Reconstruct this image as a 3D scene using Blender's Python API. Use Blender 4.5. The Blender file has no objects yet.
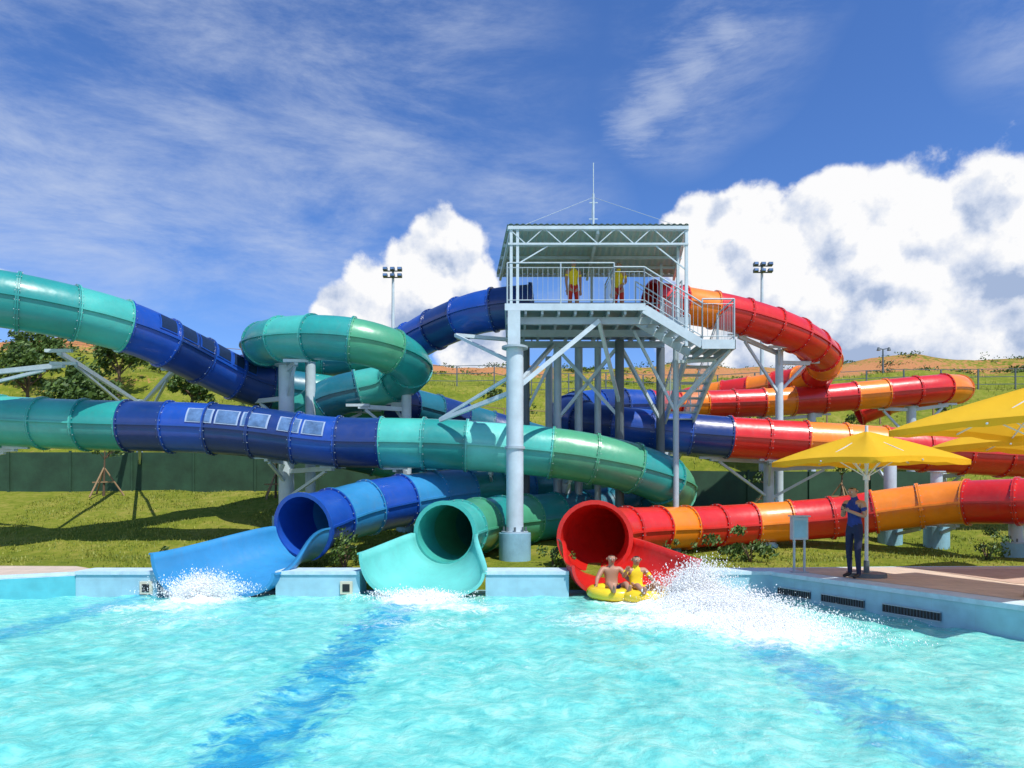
import bpy, math, random
import numpy as np
from mathutils import Vector, Matrix, noise
random.seed(7); np.random.seed(7)
scene = bpy.context.scene
R = math.radians

# ------------------------------------------------------------------ materials
def new_mat(name):
    m = bpy.data.materials.new(name); m.use_nodes = True
    nt = m.node_tree
    return m, nt, nt.nodes, nt.links, nt.nodes['Principled BSDF']

def mat(name, col, rough=0.5, metal=0.0, coat=0.0, var=0.12, scale=3.0, bump=0.0, bscale=30.0, col2=None):
    m, nt, N, L, P = new_mat(name)
    tc = N.new('ShaderNodeTexCoord')
    n = N.new('ShaderNodeTexNoise'); n.inputs['Scale'].default_value = scale
    n.inputs['Detail'].default_value = 8; n.inputs['Roughness'].default_value = 0.65
    L.new(tc.outputs['Object'], n.inputs['Vector'])
    cr = N.new('ShaderNodeValToRGB'); cr.color_ramp.elements[0].position = 0.3; cr.color_ramp.elements[1].position = 0.7
    a = [c*(1-var) for c in col]; b = [min(1, c*(1+var)) for c in (col2 or col)]
    cr.color_ramp.elements[0].color = (*a, 1); cr.color_ramp.elements[1].color = (*b, 1)
    L.new(n.outputs['Fac'], cr.inputs['Fac']); L.new(cr.outputs['Color'], P.inputs['Base Color'])
    mr = N.new('ShaderNodeMapRange'); mr.inputs['To Min'].default_value = max(0.02, rough-0.1); mr.inputs['To Max'].default_value = min(1, rough+0.12)
    L.new(n.outputs['Fac'], mr.inputs['Value']); L.new(mr.outputs['Result'], P.inputs['Roughness'])
    P.inputs['Metallic'].default_value = metal
    P.inputs['Coat Weight'].default_value = coat; P.inputs['Coat Roughness'].default_value = 0.12
    if bump > 0:
        n2 = N.new('ShaderNodeTexNoise'); n2.inputs['Scale'].default_value = bscale; n2.inputs['Detail'].default_value = 6
        L.new(tc.outputs['Object'], n2.inputs['Vector'])
        bp = N.new('ShaderNodeBump'); bp.inputs['Strength'].default_value = bump; bp.inputs['Distance'].default_value = 0.03
        L.new(n2.outputs['Fac'], bp.inputs['Height']); L.new(bp.outputs['Normal'], P.inputs['Normal'])
    return m

def fibre(name, col):
    """sun-faded glass-fibre: large patches, fine chalky streaks, dirt runs down the sides"""
    m, nt, N, L, P = new_mat(name)
    tc = N.new('ShaderNodeTexCoord')
    def nz(s, d, r, sc=None):
        n = N.new('ShaderNodeTexNoise'); n.inputs['Scale'].default_value = s; n.inputs['Detail'].default_value = d; n.inputs['Roughness'].default_value = r
        if sc:
            mp = N.new('ShaderNodeMapping'); mp.inputs['Scale'].default_value = sc; L.new(tc.outputs['Object'], mp.inputs['Vector']); L.new(mp.outputs[0], n.inputs['Vector'])
        else: L.new(tc.outputs['Object'], n.inputs['Vector'])
        return n.outputs['Fac']
    n = nz(.8, 8, .65); st = nz(3.0, 6, .7, (3.5, 3.5, .45))
    cr = N.new('ShaderNodeValToRGB'); cr.color_ramp.elements[0].position = .3; cr.color_ramp.elements[1].position = .72
    cr.color_ramp.elements[0].color = (*[c*.80 for c in col], 1); cr.color_ramp.elements[1].color = (*[min(1, c*1.14+.008) for c in col], 1)
    L.new(n, cr.inputs['Fac'])
    mr = N.new('ShaderNodeMapRange'); mr.inputs['From Min'].default_value = .52; mr.inputs['From Max'].default_value = .78; mr.inputs['To Max'].default_value = .38; L.new(st, mr.inputs['Value'])
    mx = N.new('ShaderNodeMix'); mx.data_type = 'RGBA'; L.new(mr.outputs['Result'], mx.inputs['Factor']); L.new(cr.outputs['Color'], mx.inputs['A'])
    g = sum(col)/3; mx.inputs['B'].default_value = (*[c*.5+g*.22+.02 for c in col], 1)
    L.new(mx.outputs['Result'], P.inputs['Base Color'])
    rr = N.new('ShaderNodeMapRange'); rr.inputs['To Min'].default_value = .22; rr.inputs['To Max'].default_value = .48; L.new(st, rr.inputs['Value']); L.new(rr.outputs['Result'], P.inputs['Roughness'])
    P.inputs['Coat Weight'].default_value = .3; P.inputs['Coat Roughness'].default_value = .13
    b = nz(1.6, 3, .5); bp = N.new('ShaderNodeBump'); bp.inputs['Strength'].default_value = .15; bp.inputs['Distance'].default_value = .15
    L.new(b, bp.inputs['Height']); L.new(bp.outputs['Normal'], P.inputs['Normal'])
    return m

M = {}
M['navy'] = fibre('fibreglass_navy', (0.005, 0.036, 0.19))
M['blue'] = fibre('fibreglass_blue', (0.006, 0.070, 0.40))
M['azure'] = fibre('fibreglass_azure', (0.03, 0.25, 0.52))
M['petrol'] = fibre('fibreglass_petrol', (0.010, 0.15, 0.22))
M['teal'] = fibre('fibreglass_teal', (0.018, 0.30, 0.28))
M['aqua'] = fibre('fibreglass_aqua', (0.06, 0.46, 0.40))
M['mint'] = fibre('fibreglass_mint', (0.15, 0.62, 0.56))
M['green'] = fibre('fibreglass_green', (0.07, 0.36, 0.20))
M['red'] = fibre('fibreglass_red', (0.66, 0.016, 0.010))
M['orange'] = fibre('fibreglass_orange', (0.90, 0.24, 0.006))
M['steel'] = mat('galvanised_steel', (0.40, 0.49, 0.54), rough=0.45, metal=0.15, var=0.1)
M['whitepaint'] = mat('painted_steel_pale_blue', (0.50, 0.61, 0.67), rough=0.4, var=0.12, bump=.05)
M['footing'] = mat('painted_footing_blue', (0.24, 0.47, 0.58), rough=0.6, var=0.15, bump=0.2)
M['darksteel'] = mat('dark_steel', (0.10, 0.13, 0.15), rough=0.5)
M['deckplate'] = mat('deck_plate', (0.27, 0.34, 0.34), rough=0.6)
M['black'] = mat('black_plastic', (0.012, 0.012, 0.014), rough=0.5)
M['glass'] = mat('window_perspex', (0.10, 0.19, 0.36), rough=0.12, var=.4, scale=4)
M['darkglass'] = mat('window_dark', (0.015, 0.03, 0.07), rough=0.15)
M['winframe'] = mat('window_frame', (0.30, 0.40, 0.56), rough=0.4)
M['white'] = mat('white_frame', (0.62, 0.68, 0.74), rough=0.4)
M['beige'] = mat('drain_cover_beige', (0.62, 0.58, 0.45), rough=0.6)
M['skin'] = mat('skin_tone', (0.42, 0.22, 0.14), rough=0.5, var=0.05)
M['hair'] = mat('hair_dark', (0.012, 0.010, 0.009), rough=0.5)
M['hairbrown'] = mat('hair_brown', (0.10, 0.045, 0.02), rough=0.5)
M['shirtnavy'] = mat('cloth_blue', (0.014, 0.035, 0.20), rough=0.85, var=0.25, scale=12)
M['pantsnavy'] = mat('cloth_dark', (0.012, 0.018, 0.055), rough=0.9)
M['shirtyellow'] = mat('cloth_yellow', (0.85, 0.62, 0.02), rough=0.85)
M['shortsred'] = mat('cloth_red', (0.5, 0.03, 0.02), rough=0.85)
M['raft'] = mat('raft_vinyl_yellow', (0.85, 0.60, 0.02), rough=0.3, coat=0.3)
M['bark'] = mat('bark', (0.12, 0.08, 0.05), rough=0.9, scale=20)
M['stake'] = mat('stake_wood', (0.30, 0.20, 0.11), rough=0.85, scale=20)

def leafmat(name, a, b):
    m, nt, N, L, P = new_mat(name)
    g = N.new('ShaderNodeNewGeometry')
    cr = N.new('ShaderNodeValToRGB'); cr.color_ramp.elements[0].color = (*a, 1); cr.color_ramp.elements[1].color = (*b, 1)
    L.new(g.outputs['Random Per Island'], cr.inputs['Fac']); L.new(cr.outputs['Color'], P.inputs['Base Color'])
    P.inputs['Roughness'].default_value = 0.6
    return m
M['leaf'] = leafmat('leaves', (0.025, 0.07, 0.012), (0.11, 0.19, 0.03))
M['blade'] = leafmat('grass_blades', (0.11, 0.17, 0.016), (0.32, 0.33, 0.045))

def terrain_mat():
    m, nt, N, L, P = new_mat('grass_hillside')
    g = N.new('ShaderNodeNewGeometry')
    def nz(s, d=8, r=.6):
        n = N.new('ShaderNodeTexNoise'); n.inputs['Scale'].default_value = s; n.inputs['Detail'].default_value = d; n.inputs['Roughness'].default_value = r
        L.new(g.outputs['Position'], n.inputs['Vector']); return n
    n1 = nz(0.35); n2 = nz(3.5); n3 = nz(14)
    c1 = N.new('ShaderNodeValToRGB'); e = c1.color_ramp.elements
    e[0].position = .3; e[0].color = (0.08, 0.135, 0.012, 1); e[1].position = .70; e[1].color = (0.37, 0.32, 0.08, 1)
    k = e.new(.5); k.color = (0.20, 0.235, 0.026, 1)
    mx0 = N.new('ShaderNodeMath'); mx0.operation = 'MULTIPLY_ADD'; mx0.inputs[1].default_value = .5
    L.new(n2.outputs['Fac'], mx0.inputs[0])
    h = N.new('ShaderNodeMath'); h.operation = 'MULTIPLY'; h.inputs[1].default_value = .5
    L.new(n1.outputs['Fac'], h.inputs[0]); L.new(h.outputs[0], mx0.inputs[2]); L.new(mx0.outputs[0], c1.inputs['Fac'])
    at = N.new('ShaderNodeAttribute'); at.attribute_name = 'soil'
    s1 = N.new('ShaderNodeMath'); s1.operation = 'ADD'; L.new(at.outputs['Fac'], s1.inputs[0]); L.new(n2.outputs['Fac'], s1.inputs[1])
    s2 = N.new('ShaderNodeMapRange'); s2.inputs['From Min'].default_value = .80; s2.inputs['From Max'].default_value = 1.0
    L.new(s1.outputs[0], s2.inputs['Value'])
    cs = N.new('ShaderNodeValToRGB'); cs.color_ramp.elements[0].color = (0.40, 0.13, 0.045, 1); cs.color_ramp.elements[1].color = (0.58, 0.32, 0.15, 1)
    L.new(n3.outputs['Fac'], cs.inputs['Fac'])
    mx = N.new('ShaderNodeMix'); mx.data_type = 'RGBA'
    L.new(s2.outputs['Result'], mx.inputs['Factor']); L.new(c1.outputs['Color'], mx.inputs['A']); L.new(cs.outputs['Color'], mx.inputs['B'])
    L.new(mx.outputs['Result'], P.inputs['Base Color']); P.inputs['Roughness'].default_value = 0.95
    P.inputs['Specular IOR Level'].default_value = 0.1
    bp = N.new('ShaderNodeBump'); bp.inputs['Strength'].default_value = 0.9; bp.inputs['Distance'].default_value = 0.1
    L.new(n3.outputs['Fac'], bp.inputs['Height']); L.new(bp.outputs['Normal'], P.inputs['Normal'])
    return m

def water_mat():
    m, nt, N, L, P = new_mat('pool_water')
    g = N.new('ShaderNodeNewGeometry')
    def nz(s, d=4, r=.55, dist=0.0):
        n = N.new('ShaderNodeTexNoise'); n.inputs['Scale'].default_value = s; n.inputs['Detail'].default_value = d; n.inputs['Roughness'].default_value = r
        n.inputs['Distortion'].default_value = dist
        L.new(g.outputs['Position'], n.inputs['Vector']); return n
    def ma(op, a, b=None, c=None, clamp=False):
        x = N.new('ShaderNodeMath'); x.operation = op; x.use_clamp = clamp
        for i, v in enumerate((a, b, c)):
            if v is None: continue
            if isinstance(v, (int, float)): x.inputs[i].default_value = v
            else: L.new(v, x.inputs[i])
        return x.outputs[0]
    sep = N.new('ShaderNodeSeparateXYZ'); L.new(g.outputs['Position'], sep.inputs[0])
    d1 = nz(1.1); d2 = nz(7.0, 4, .65, .5)
    x = ma('ADD', sep.outputs['X'], ma('MULTIPLY', ma('SUBTRACT', d1.outputs['Fac'], .5), 0.6))
    x = ma('ADD', x, ma('MULTIPLY', ma('SUBTRACT', d2.outputs['Fac'], .5), 1.5))
    lane = None
    for X0, st in ((-7.3, .65), (-2.05, .95), (3.35, .7), (8.6, .7)):
        dd = ma('ABSOLUTE', ma('SUBTRACT', x, X0))
        f = N.new('ShaderNodeMapRange'); f.interpolation_type = 'SMOOTHSTEP'
        f.inputs['From Min'].default_value = .52; f.inputs['From Max'].default_value = .16; f.inputs['To Max'].default_value = st
        L.new(dd, f.inputs['Value'])
        lane = f.outputs['Result'] if lane is None else ma('MAXIMUM', lane, f.outputs['Result'])
    brk = nz(2.6, 6, .7, .5)
    br = N.new('ShaderNodeMapRange'); br.inputs['From Min'].default_value = .36; br.inputs['From Max'].default_value = .54
    br.inputs['To Min'].default_value = .3
    L.new(brk.outputs['Fac'], br.inputs['Value'])
    lane = ma('MULTIPLY', lane, br.outputs['Result'])
    v = nz(5.0, 5, .62, .5); v2 = nz(1.0, 3, .6)
    vv = ma('ADD', ma('MULTIPLY', v.outputs['Fac'], .66), ma('MULTIPLY', v2.outputs['Fac'], .34))
    cr = N.new('ShaderNodeValToRGB'); e = cr.color_ramp.elements
    e[0].position = .34; e[0].color = (0.075, 0.47, 0.46, 1); e[1].position = .66; e[1].color = (0.36, 0.76, 0.66, 1)
    k = e.new(.5); k.color = (0.18, 0.64, 0.57, 1)
    L.new(vv, cr.inputs['Fac'])
    mx = N.new('ShaderNodeMix'); mx.data_type = 'RGBA'; L.new(lane, mx.inputs['Factor'])
    L.new(cr.outputs['Color'], mx.inputs['A']); mx.inputs['B'].default_value = (0.008, 0.27, 0.50, 1)
    at = N.new('ShaderNodeAttribute'); at.attribute_name = 'foam'
    fn = nz(7.0, 10, .78, .5)
    ff = ma('ADD', ma('MULTIPLY', at.outputs['Fac'], 1.1), ma('MULTIPLY', ma('SUBTRACT', fn.outputs['Fac'], .5), 1.6))
    fr = N.new('ShaderNodeMapRange'); fr.inputs['From Min'].default_value = .28; fr.inputs['From Max'].default_value = .72
    L.new(ff, fr.inputs['Value'])
    fm = N.new('ShaderNodeMix'); fm.data_type = 'RGBA'; L.new(fr.outputs['Result'], fm.inputs['Factor'])
    L.new(mx.outputs['Result'], fm.inputs['A']); fm.inputs['B'].default_value = (0.86, 0.92, 0.92, 1)
    L.new(fm.outputs['Result'], P.inputs['Base Color'])
    rr = N.new('ShaderNodeMapRange'); rr.inputs['To Min'].default_value = .05; rr.inputs['To Max'].default_value = .7
    L.new(fr.outputs['Result'], rr.inputs['Value']); L.new(rr.outputs['Result'], P.inputs['Roughness'])
    P.inputs['IOR'].default_value = 1.33
    b1 = nz(8, 5, .62, .3)
    bp = N.new('ShaderNodeBump'); bp.inputs['Strength'].default_value = .8; bp.inputs['Distance'].default_value = .04
    L.new(b1.outputs['Fac'], bp.inputs['Height']); L.new(bp.outputs['Normal'], P.inputs['Normal'])
    return m

def tile_mat(name, col, grout, sx=0.3, sy=0.15):
    m, nt, N, L, P = new_mat(name)
    g = N.new('ShaderNodeNewGeometry'); sp = N.new('ShaderNodeSeparateXYZ'); L.new(g.outputs['Position'], sp.inputs[0])
    a = N.new('ShaderNodeMath'); a.operation = 'ADD'; L.new(sp.outputs['X'], a.inputs[0]); L.new(sp.outputs['Y'], a.inputs[1])
    cb = N.new('ShaderNodeCombineXYZ'); L.new(a.outputs[0], cb.inputs['X']); 
    L.new(sp.outputs['Z'], cb.inputs['Y'])
    b = N.new('ShaderNodeTexBrick'); b.inputs['Scale'].default_value = 1; b.inputs['Brick Width'].default_value = sx; b.inputs['Row Height'].default_value = sy
    b.inputs['Mortar Size'].default_value = .003; b.offset = 0
    b.inputs['Color1'].default_value = (*col, 1); b.inputs['Color2'].default_value = (*[c*.96 for c in col], 1); b.inputs['Mortar'].default_value = (*grout, 1)
    L.new(cb.outputs[0], b.inputs['Vector'])
    n = N.new('ShaderNodeTexNoise'); n.inputs['Scale'].default_value = 4; n.inputs['Detail'].default_value = 8; L.new(g.outputs['Position'], n.inputs['Vector'])
    mr = N.new('ShaderNodeMapRange'); mr.inputs['To Min'].default_value = .7; mr.inputs['To Max'].default_value = 1.2; L.new(n.outputs['Fac'], mr.inputs['Value'])
    mx = N.new('ShaderNodeMix'); mx.data_type = 'RGBA'; mx.blend_type = 'MULTIPLY'; mx.inputs['Factor'].default_value = 1
    L.new(b.outputs['Color'], mx.inputs['A']); L.new(mr.outputs['Result'], mx.inputs['B']); L.new(mx.outputs['Result'], P.inputs['Base Color'])
    P.inputs['Roughness'].default_value = .45
    return m

def paving_mat(name, c1, c2, mortar, w, h):
    m, nt, N, L, P = new_mat(name)
    g = N.new('ShaderNodeNewGeometry')
    b = N.new('ShaderNodeTexBrick'); b.inputs['Scale'].default_value = 1; b.inputs['Brick Width'].default_value = w; b.inputs['Row Height'].default_value = h
    b.inputs['Mortar Size'].default_value = .008; b.inputs['Color1'].default_value = (*c1, 1); b.inputs['Color2'].default_value = (*c2, 1); b.inputs['Mortar'].default_value = (*mortar, 1)
    L.new(g.outputs['Position'], b.inputs['Vector'])
    n = N.new('ShaderNodeTexNoise'); n.inputs['Scale'].default_value = 2.5; n.inputs['Detail'].default_value = 9; L.new(g.outputs['Position'], n.inputs['Vector'])
    mr = N.new('ShaderNodeMapRange'); mr.inputs['To Min'].default_value = .75; mr.inputs['To Max'].default_value = 1.2; L.new(n.outputs['Fac'], mr.inputs['Value'])
    mx = N.new('ShaderNodeMix'); mx.data_type = 'RGBA'; mx.blend_type = 'MULTIPLY'; mx.inputs['Factor'].default_value = 1
    L.new(b.outputs['Color'], mx.inputs['A']); L.new(mr.outputs['Result'], mx.inputs['B']); L.new(mx.outputs['Result'], P.inputs['Base Color'])
    P.inputs['Roughness'].default_value = .8
    return m

def canvas_mat():
    m, nt, N, L, P = new_mat('umbrella_canvas')
    P.inputs['Base Color'].default_value = (0.88, 0.55, 0.03, 1); P.inputs['Roughness'].default_value = .85
    P.inputs['Specular IOR Level'].default_value = .2
    tr = N.new('ShaderNodeBsdfTranslucent'); tr.inputs['Color'].default_value = (0.9, 0.50, 0.03, 1)
    ms = N.new('ShaderNodeMixShader'); ms.inputs[0].default_value = .35
    out = N['Material Output']
    L.new(P.outputs[0], ms.inputs[1]); L.new(tr.outputs[0], ms.inputs[2]); L.new(ms.outputs[0], out.inputs['Surface'])
    n = N.new('ShaderNodeTexNoise'); n.inputs['Scale'].default_value = 2.2; n.inputs['Detail'].default_value = 3
    tc = N.new('ShaderNodeTexCoord'); L.new(tc.outputs['Object'], n.inputs['Vector'])
    bp = N.new('ShaderNodeBump'); bp.inputs['Strength'].default_value = .35; bp.inputs['Distance'].default_value = .1
    L.new(n.outputs['Fac'], bp.inputs['Height']); L.new(bp.outputs['Normal'], P.inputs['Normal'])
    return m

M['terrain'] = terrain_mat(); M['water'] = water_mat()
M['tile'] = tile_mat('pool_wall_tile', (0.34, 0.59, 0.70), (0.33, 0.55, 0.64))
M['tilecyan'] = tile_mat('pool_wall_tile_cyan', (0.10, 0.50, 0.58), (0.12, 0.5, 0.56))
M['coping'] = mat('pool_coping', (0.50, 0.66, 0.74), rough=.6, var=.15, scale=5)
M['paving'] = paving_mat('deck_paving', (0.62, 0.50, 0.40), (0.56, 0.46, 0.37), (0.4, 0.32, 0.26), .6, .3)
M['brick'] = paving_mat('path_brick', (0.46, 0.32, 0.25), (0.52, 0.38, 0.31), (0.4, 0.3, 0.24), .22, .11)
M['canvas'] = canvas_mat()
M['greenwall'] = mat('green_screen_wall', (0.020, 0.066, 0.036), rough=.75, var=.35, scale=1.5)
M['roof'] = mat('roof_sheet', (0.36, 0.49, 0.46), rough=.5, var=.12)
M['foam'] = mat('water_foam', (0.93, 0.96, 0.97), rough=.6, var=.03)

# ------------------------------------------------------------------ mesh builder
class MB:
    def __init__(s): s.v = []; s.f = []; s.m = []; s.mats = []; s.sm = []
    def mi(s, key):
        if key not in s.mats: s.mats.append(key)
        return s.mats.index(key)
    def add(s, vs, fs, key, smooth=False):
        o = len(s.v); s.v.extend([tuple(v) for v in vs]); k = s.mi(key)
        for f in fs: s.f.append([o+i for i in f]); s.m.append(k); s.sm.append(smooth)
    def box(s, c0, c1, key):
        (a, b, c), (d, e, f) = c0, c1
        s.add([(a,b,c),(d,b,c),(d,e,c),(a,e,c),(a,b,f),(d,b,f),(d,e,f),(a,e,f)],
              [(3,2,1,0),(4,5,6,7),(0,1,5,4),(1,2,6,5),(2,3,7,6),(3,0,4,7)], key)
    def beam(s, p0, p1, w, h, key):
        p0, p1 = Vector(p0), Vector(p1); t = (p1-p0).normalized()
        up = Vector((0,0,1)) if abs(t.z) < .95 else Vector((0,1,0))
        sd = t.cross(up).normalized()*w/2; u = sd.cross(t).normalized()*h/2
        vs = [p+a*sd+b*u for p in (p0,p1) for a,b in ((-1,-1),(1,-1),(1,1),(-1,1))]
        s.add(vs, [(3,2,1,0),(4,5,6,7),(0,1,5,4),(1,2,6,5),(2,3,7,6),(3,0,4,7)], key)
    def cyl(s, p0, p1, r0, key, r1=None, n=14, cap=True):
        r1 = r0 if r1 is None else r1
        p0, p1 = Vector(p0), Vector(p1); t = (p1-p0).normalized()
        up = Vector((0,0,1)) if abs(t.z) < .95 else Vector((0,1,0))
        a = t.cross(up).normalized(); b = a.cross(t).normalized()
        vs = []
        for p, r in ((p0,r0),(p1,r1)):
            for i in range(n):
                th = 2*math.pi*i/n; vs.append(p + a*r*math.cos(th) + b*r*math.sin(th))
        s.add(vs, [(i,(i+1)%n,n+(i+1)%n,n+i)[::-1] for i in range(n)], key, True)
        if cap:
            s.add(vs[:n], [tuple(range(n))], key); s.add(vs[n:], [tuple(reversed(range(n)))], key)
    def grid(s, rows, key, smooth=True, closed=False):
        nr, nc = len(rows), len(rows[0]); vs = [p for r in rows for p in r]; fs = []
        for i in range(nr-1):
            for j in range(nc if closed else nc-1):
                k = (j+1) % nc
                fs.append((i*nc+j, i*nc+k, (i+1)*nc+k, (i+1)*nc+j))
        s.add(vs, fs, key, smooth)
    def build(s, name, parent=None, loc=None, recalc=False):
        me = bpy.data.meshes.new(name); me.from_pydata(s.v, [], s.f)
        for k in s.mats: me.materials.append(M[k])
        me.polygons.foreach_set('material_index', s.m); me.polygons.foreach_set('use_smooth', s.sm)
        me.update()
        ob = bpy.data.objects.new(name, me); scene.collection.objects.link(ob)
        if parent: ob.parent = parent
        if loc: ob.location = loc
        return ob

def empty(name):
    e = bpy.data.objects.new(name, None); scene.collection.objects.link(e); e.empty_display_size = .2; return e

# ------------------------------------------------------------------ terrain
def sst(a, b, x):
    t = min(1, max(0, (x-a)/(b-a))); return t*t*(3-2*t)
def lin(a, b, x): return min(1, max(0, (x-a)/(b-a)))
def ground(x, y):
    z = .05 + .33*lin(14, 16, y)
    left = sst(3, -5, x)
    z += lin(18, 26, y)*(1.1+.55*left)
    z += lin(26.6, 28, y)*1.0
    rise = 8.7 + 1.6*sst(-14, -34, x) + .5*sst(10, 30, x)
    t = lin(28, 50, y)
    tt = t*6; fl = math.floor(tt); fr = tt-fl
    t2 = (fl + sst(.15, .85, fr))/6
    z += rise*(t*.55+t2*.45)
    z += (noise.noise(Vector((x*.12, y*.12, 3)))*.9 + noise.noise(Vector((x*.45, y*.45, 9)))*.25)*lin(24, 40, y)
    z += noise.noise(Vector((x*.8, y*.8, 1)))*.08*lin(15, 18, y)
    if y > 60: z -= (y-60)*.01
    return z
def in_pool(x, y, m=.7):
    if y > 13.4+m or y < -2: return False
    xr = 5.14 + (13.4-y)*.49 + m
    xl = -8.6 - max(0, (13.5-y))*1.83 - m
    return xl < x < xr
xs = list(np.arange(-34, 34.01, .4)); xs = [-400,-250,-150,-100,-70,-55,-45,-38] + xs + [38,45,55,70,100,150,250,400]
ys = [-300,-120,-60,-30,-15,-8,-4,-2,-1] + list(np.arange(0, 60, .4)) + [62,66,72,80,95,120,160,220,320,500]
V = []; soil = []
for y in ys:
    for x in xs:
        V.append((x, y, -1.8 if in_pool(x, y) else ground(x, y)))
        s = .40*sst(44.5, 48.5, y) + .10*sst(-10, -22, x)*sst(34, 44, y) + noise.noise(Vector((x*.1, y*.25, 5)))*.28*lin(27, 30, y)
        tt = lin(28, 50, y)*6; fr = tt-math.floor(tt)
        if 0 < tt < 6: s += .14*math.exp(-((fr-.5)/.14)**2)
        soil.append(s - (.3 if y < 26 else 0))
nx = len(xs)
F = [(j*nx+i, j*nx+i+1, (j+1)*nx+i+1, (j+1)*nx+i) for j in range(len(ys)-1) for i in range(nx-1)]
me = bpy.data.meshes.new('ground'); me.from_pydata(V, [], F); me.materials.append(M['terrain'])
me.polygons.foreach_set('use_smooth', [True]*len(F))
at = me.attributes.new('soil', 'FLOAT', 'POINT'); at.data.foreach_set('value', soil)
me.update(); gr = bpy.data.objects.new('ground', me); scene.collection.objects.link(gr)

# grass tufts
b = MB(); vs = []; fs = []
def blades(n, x0, x1, y0, y1, hmin, hmax):
    for _ in range(n):
        y = random.uniform(y0, y1); x = random.uniform(x0, x1)
        if in_pool(x, y, 1.2) or (x > 5 and y < 14.6): continue
        if noise.noise(Vector((x*.6, y*.6, 20))) < -.1 and random.random() < .85: continue
        z = ground(x, y)-.01; h = random.uniform(hmin, hmax); a = random.uniform(0, math.pi); w = .012+.012*random.random()
        dx, dy = math.cos(a)*w, math.sin(a)*w; lx, ly = random.uniform(-.5, .5)*h, random.uniform(-.5, .5)*h
        o = len(vs); vs.extend([(x-dx, y-dy, z), (x+dx, y+dy, z), (x+lx, y+ly, z+h)]); fs.append((o, o+1, o+2))
blades(34000, -17, -1, 14.6, 26.4, .03, .10)
blades(20000, 2, 18, 14.6, 26.4, .03, .10)
blades(26000, -32, 32, 27, 47, .08, .26)
b.add(vs, fs, 'blade'); b.build('grass')

# ------------------------------------------------------------------ pool
gx = np.concatenate([np.arange(-22, -10.5, .15), np.arange(-10.5, 9.5, .05), np.arange(9.5, 15, .15)])
gy = np.concatenate([np.arange(-1.5, 3.8, .15), np.arange(3.8, 13.7, .05)])
X, Y = np.meshgrid(gx, gy); Z = np.zeros_like(X)
for k in range(60):
    lam = 10**np.random.uniform(-.75, .15); th = np.random.uniform(0, 2*math.pi); ph = np.random.uniform(0, 6.28)
    kx, ky = 2*math.pi/lam*math.cos(th), 2*math.pi/lam*math.sin(th)
    Z += .0040*lam**.8*np.sin(kx*X+ky*Y+ph + .8*np.sin(X*.9+k)+.8*np.sin(Y*.7+k*2))
foam = np.zeros_like(X)
def fb(cx, cy, sx, sy, a, rot=0):
    dx, dy = X-cx, Y-cy; c, s = math.cos(rot), math.sin(rot)
    u, v = dx*c+dy*s, -dx*s+dy*c
    return a*np.exp(-(u/sx)**2-(v/sy)**2)
foam = np.maximum.reduce([fb(-5.9, 12.9, .75, .55, 1.0), fb(-6.3, 12.0, 1.3, .7, .5), fb(-1.7, 12.75, .9, .5, .95), fb(-1.1, 12.0, 1.2, .7, .55),
    fb(2.6, 12.7, 1.0, .6, 1.1), fb(3.1, 12.0, 1.2, .7, 1.1), fb(3.4, 11.0, 1.4, 1.1, 1.0), fb(3.8, 9.9, 1.3, 1.2, .75), fb(1.8, 10.8, 1.6, 1.1, .5), fb(-5.5, 10.8, 1.6, .9, .32), fb(-1.5, 10.6, 1.6, .9, .34), fb(-.2, 8, 3.5, 1.5, .2), fb(-5, 6.5, 2.5, 1.5, .16), fb(2.2, 6, 2.5, 1.5, .16)])
fz = np.array([noise.fractal(Vector((x*3.5, y*3.5, 0)), .8, 2, 4) if f > .3 else 0 for x, y, f in zip(X.ravel(), Y.ravel(), foam.ravel())]).reshape(X.shape)
Z += foam**2*(.05+.15*np.clip(fz, -.3, 1.2)) + .02*foam
nx = len(gx); ny = len(gy)
V = np.stack([X.ravel(), Y.ravel(), Z.ravel()], 1).tolist()
F = [(j*nx+i, j*nx+i+1, (j+1)*nx+i+1, (j+1)*nx+i) for j in range(ny-1) for i in range(nx-1)]
me = bpy.data.meshes.new('pool_water'); me.from_pydata(V, [], F); me.materials.append(M['water'])
me.polygons.foreach_set('use_smooth', [True]*len(F))
at = me.attributes.new('foam', 'FLOAT', 'POINT'); at.data.foreach_set('value', foam.ravel().tolist()); me.update()
scene.collection.objects.link(bpy.data.objects.new('pool_water', me))

def prism(b, pts, z0, z1, ktop, kside):
    n = len(pts)
    lo = [(x, y, z0) for x, y in pts]; hi = [(x, y, z1) for x, y in pts]
    b.add(hi, [tuple(range(n))], ktop)
    for i in range(n):
        j = (i+1) % n; b.add([lo[i], lo[j], hi[j], hi[i]], [(0,1,2,3)], kside)

b = MB()
for x0, x1 in ((-8.6, -7.0), (-4.66, -3.0), (-.52, 1.12), (3.72, 5.14)):
    b.box((x0, 13.4, -1.8), (x1, 14.0, .42), 'tile'); b.box((x0-.0, 13.37, .422), (x1, 14.02, .49), 'coping')
b.box((-7.0, 13.62, -1.8), (3.72, 14.4, -.02), 'tile')
b.build('pool_wall')
b = MB()
prism(b, [(-8.6, 13.42), (-8.6, 14.0), (-9.3, 14.4), (-40, 15.5), (-40, -2), (-36.5, -2)], -1.8, .40, 'coping', 'tilecyan')
prism(b, [(-8.62, 13.52), (-8.62, 13.98), (-9.3, 14.5), (-40.1, 15.6), (-40.1, -1.9), (-36.9, -1.9)], .404, .47, 'paving', 'coping')
b.build('pool_deck')
b = MB()
rp = [(5.14, 13.4), (9.05, 5.42), (12.7, -2.03), (40, -2), (40, 14.6), (14, 14.5), (8.2, 14.3), (5.14, 14.05)]
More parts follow.
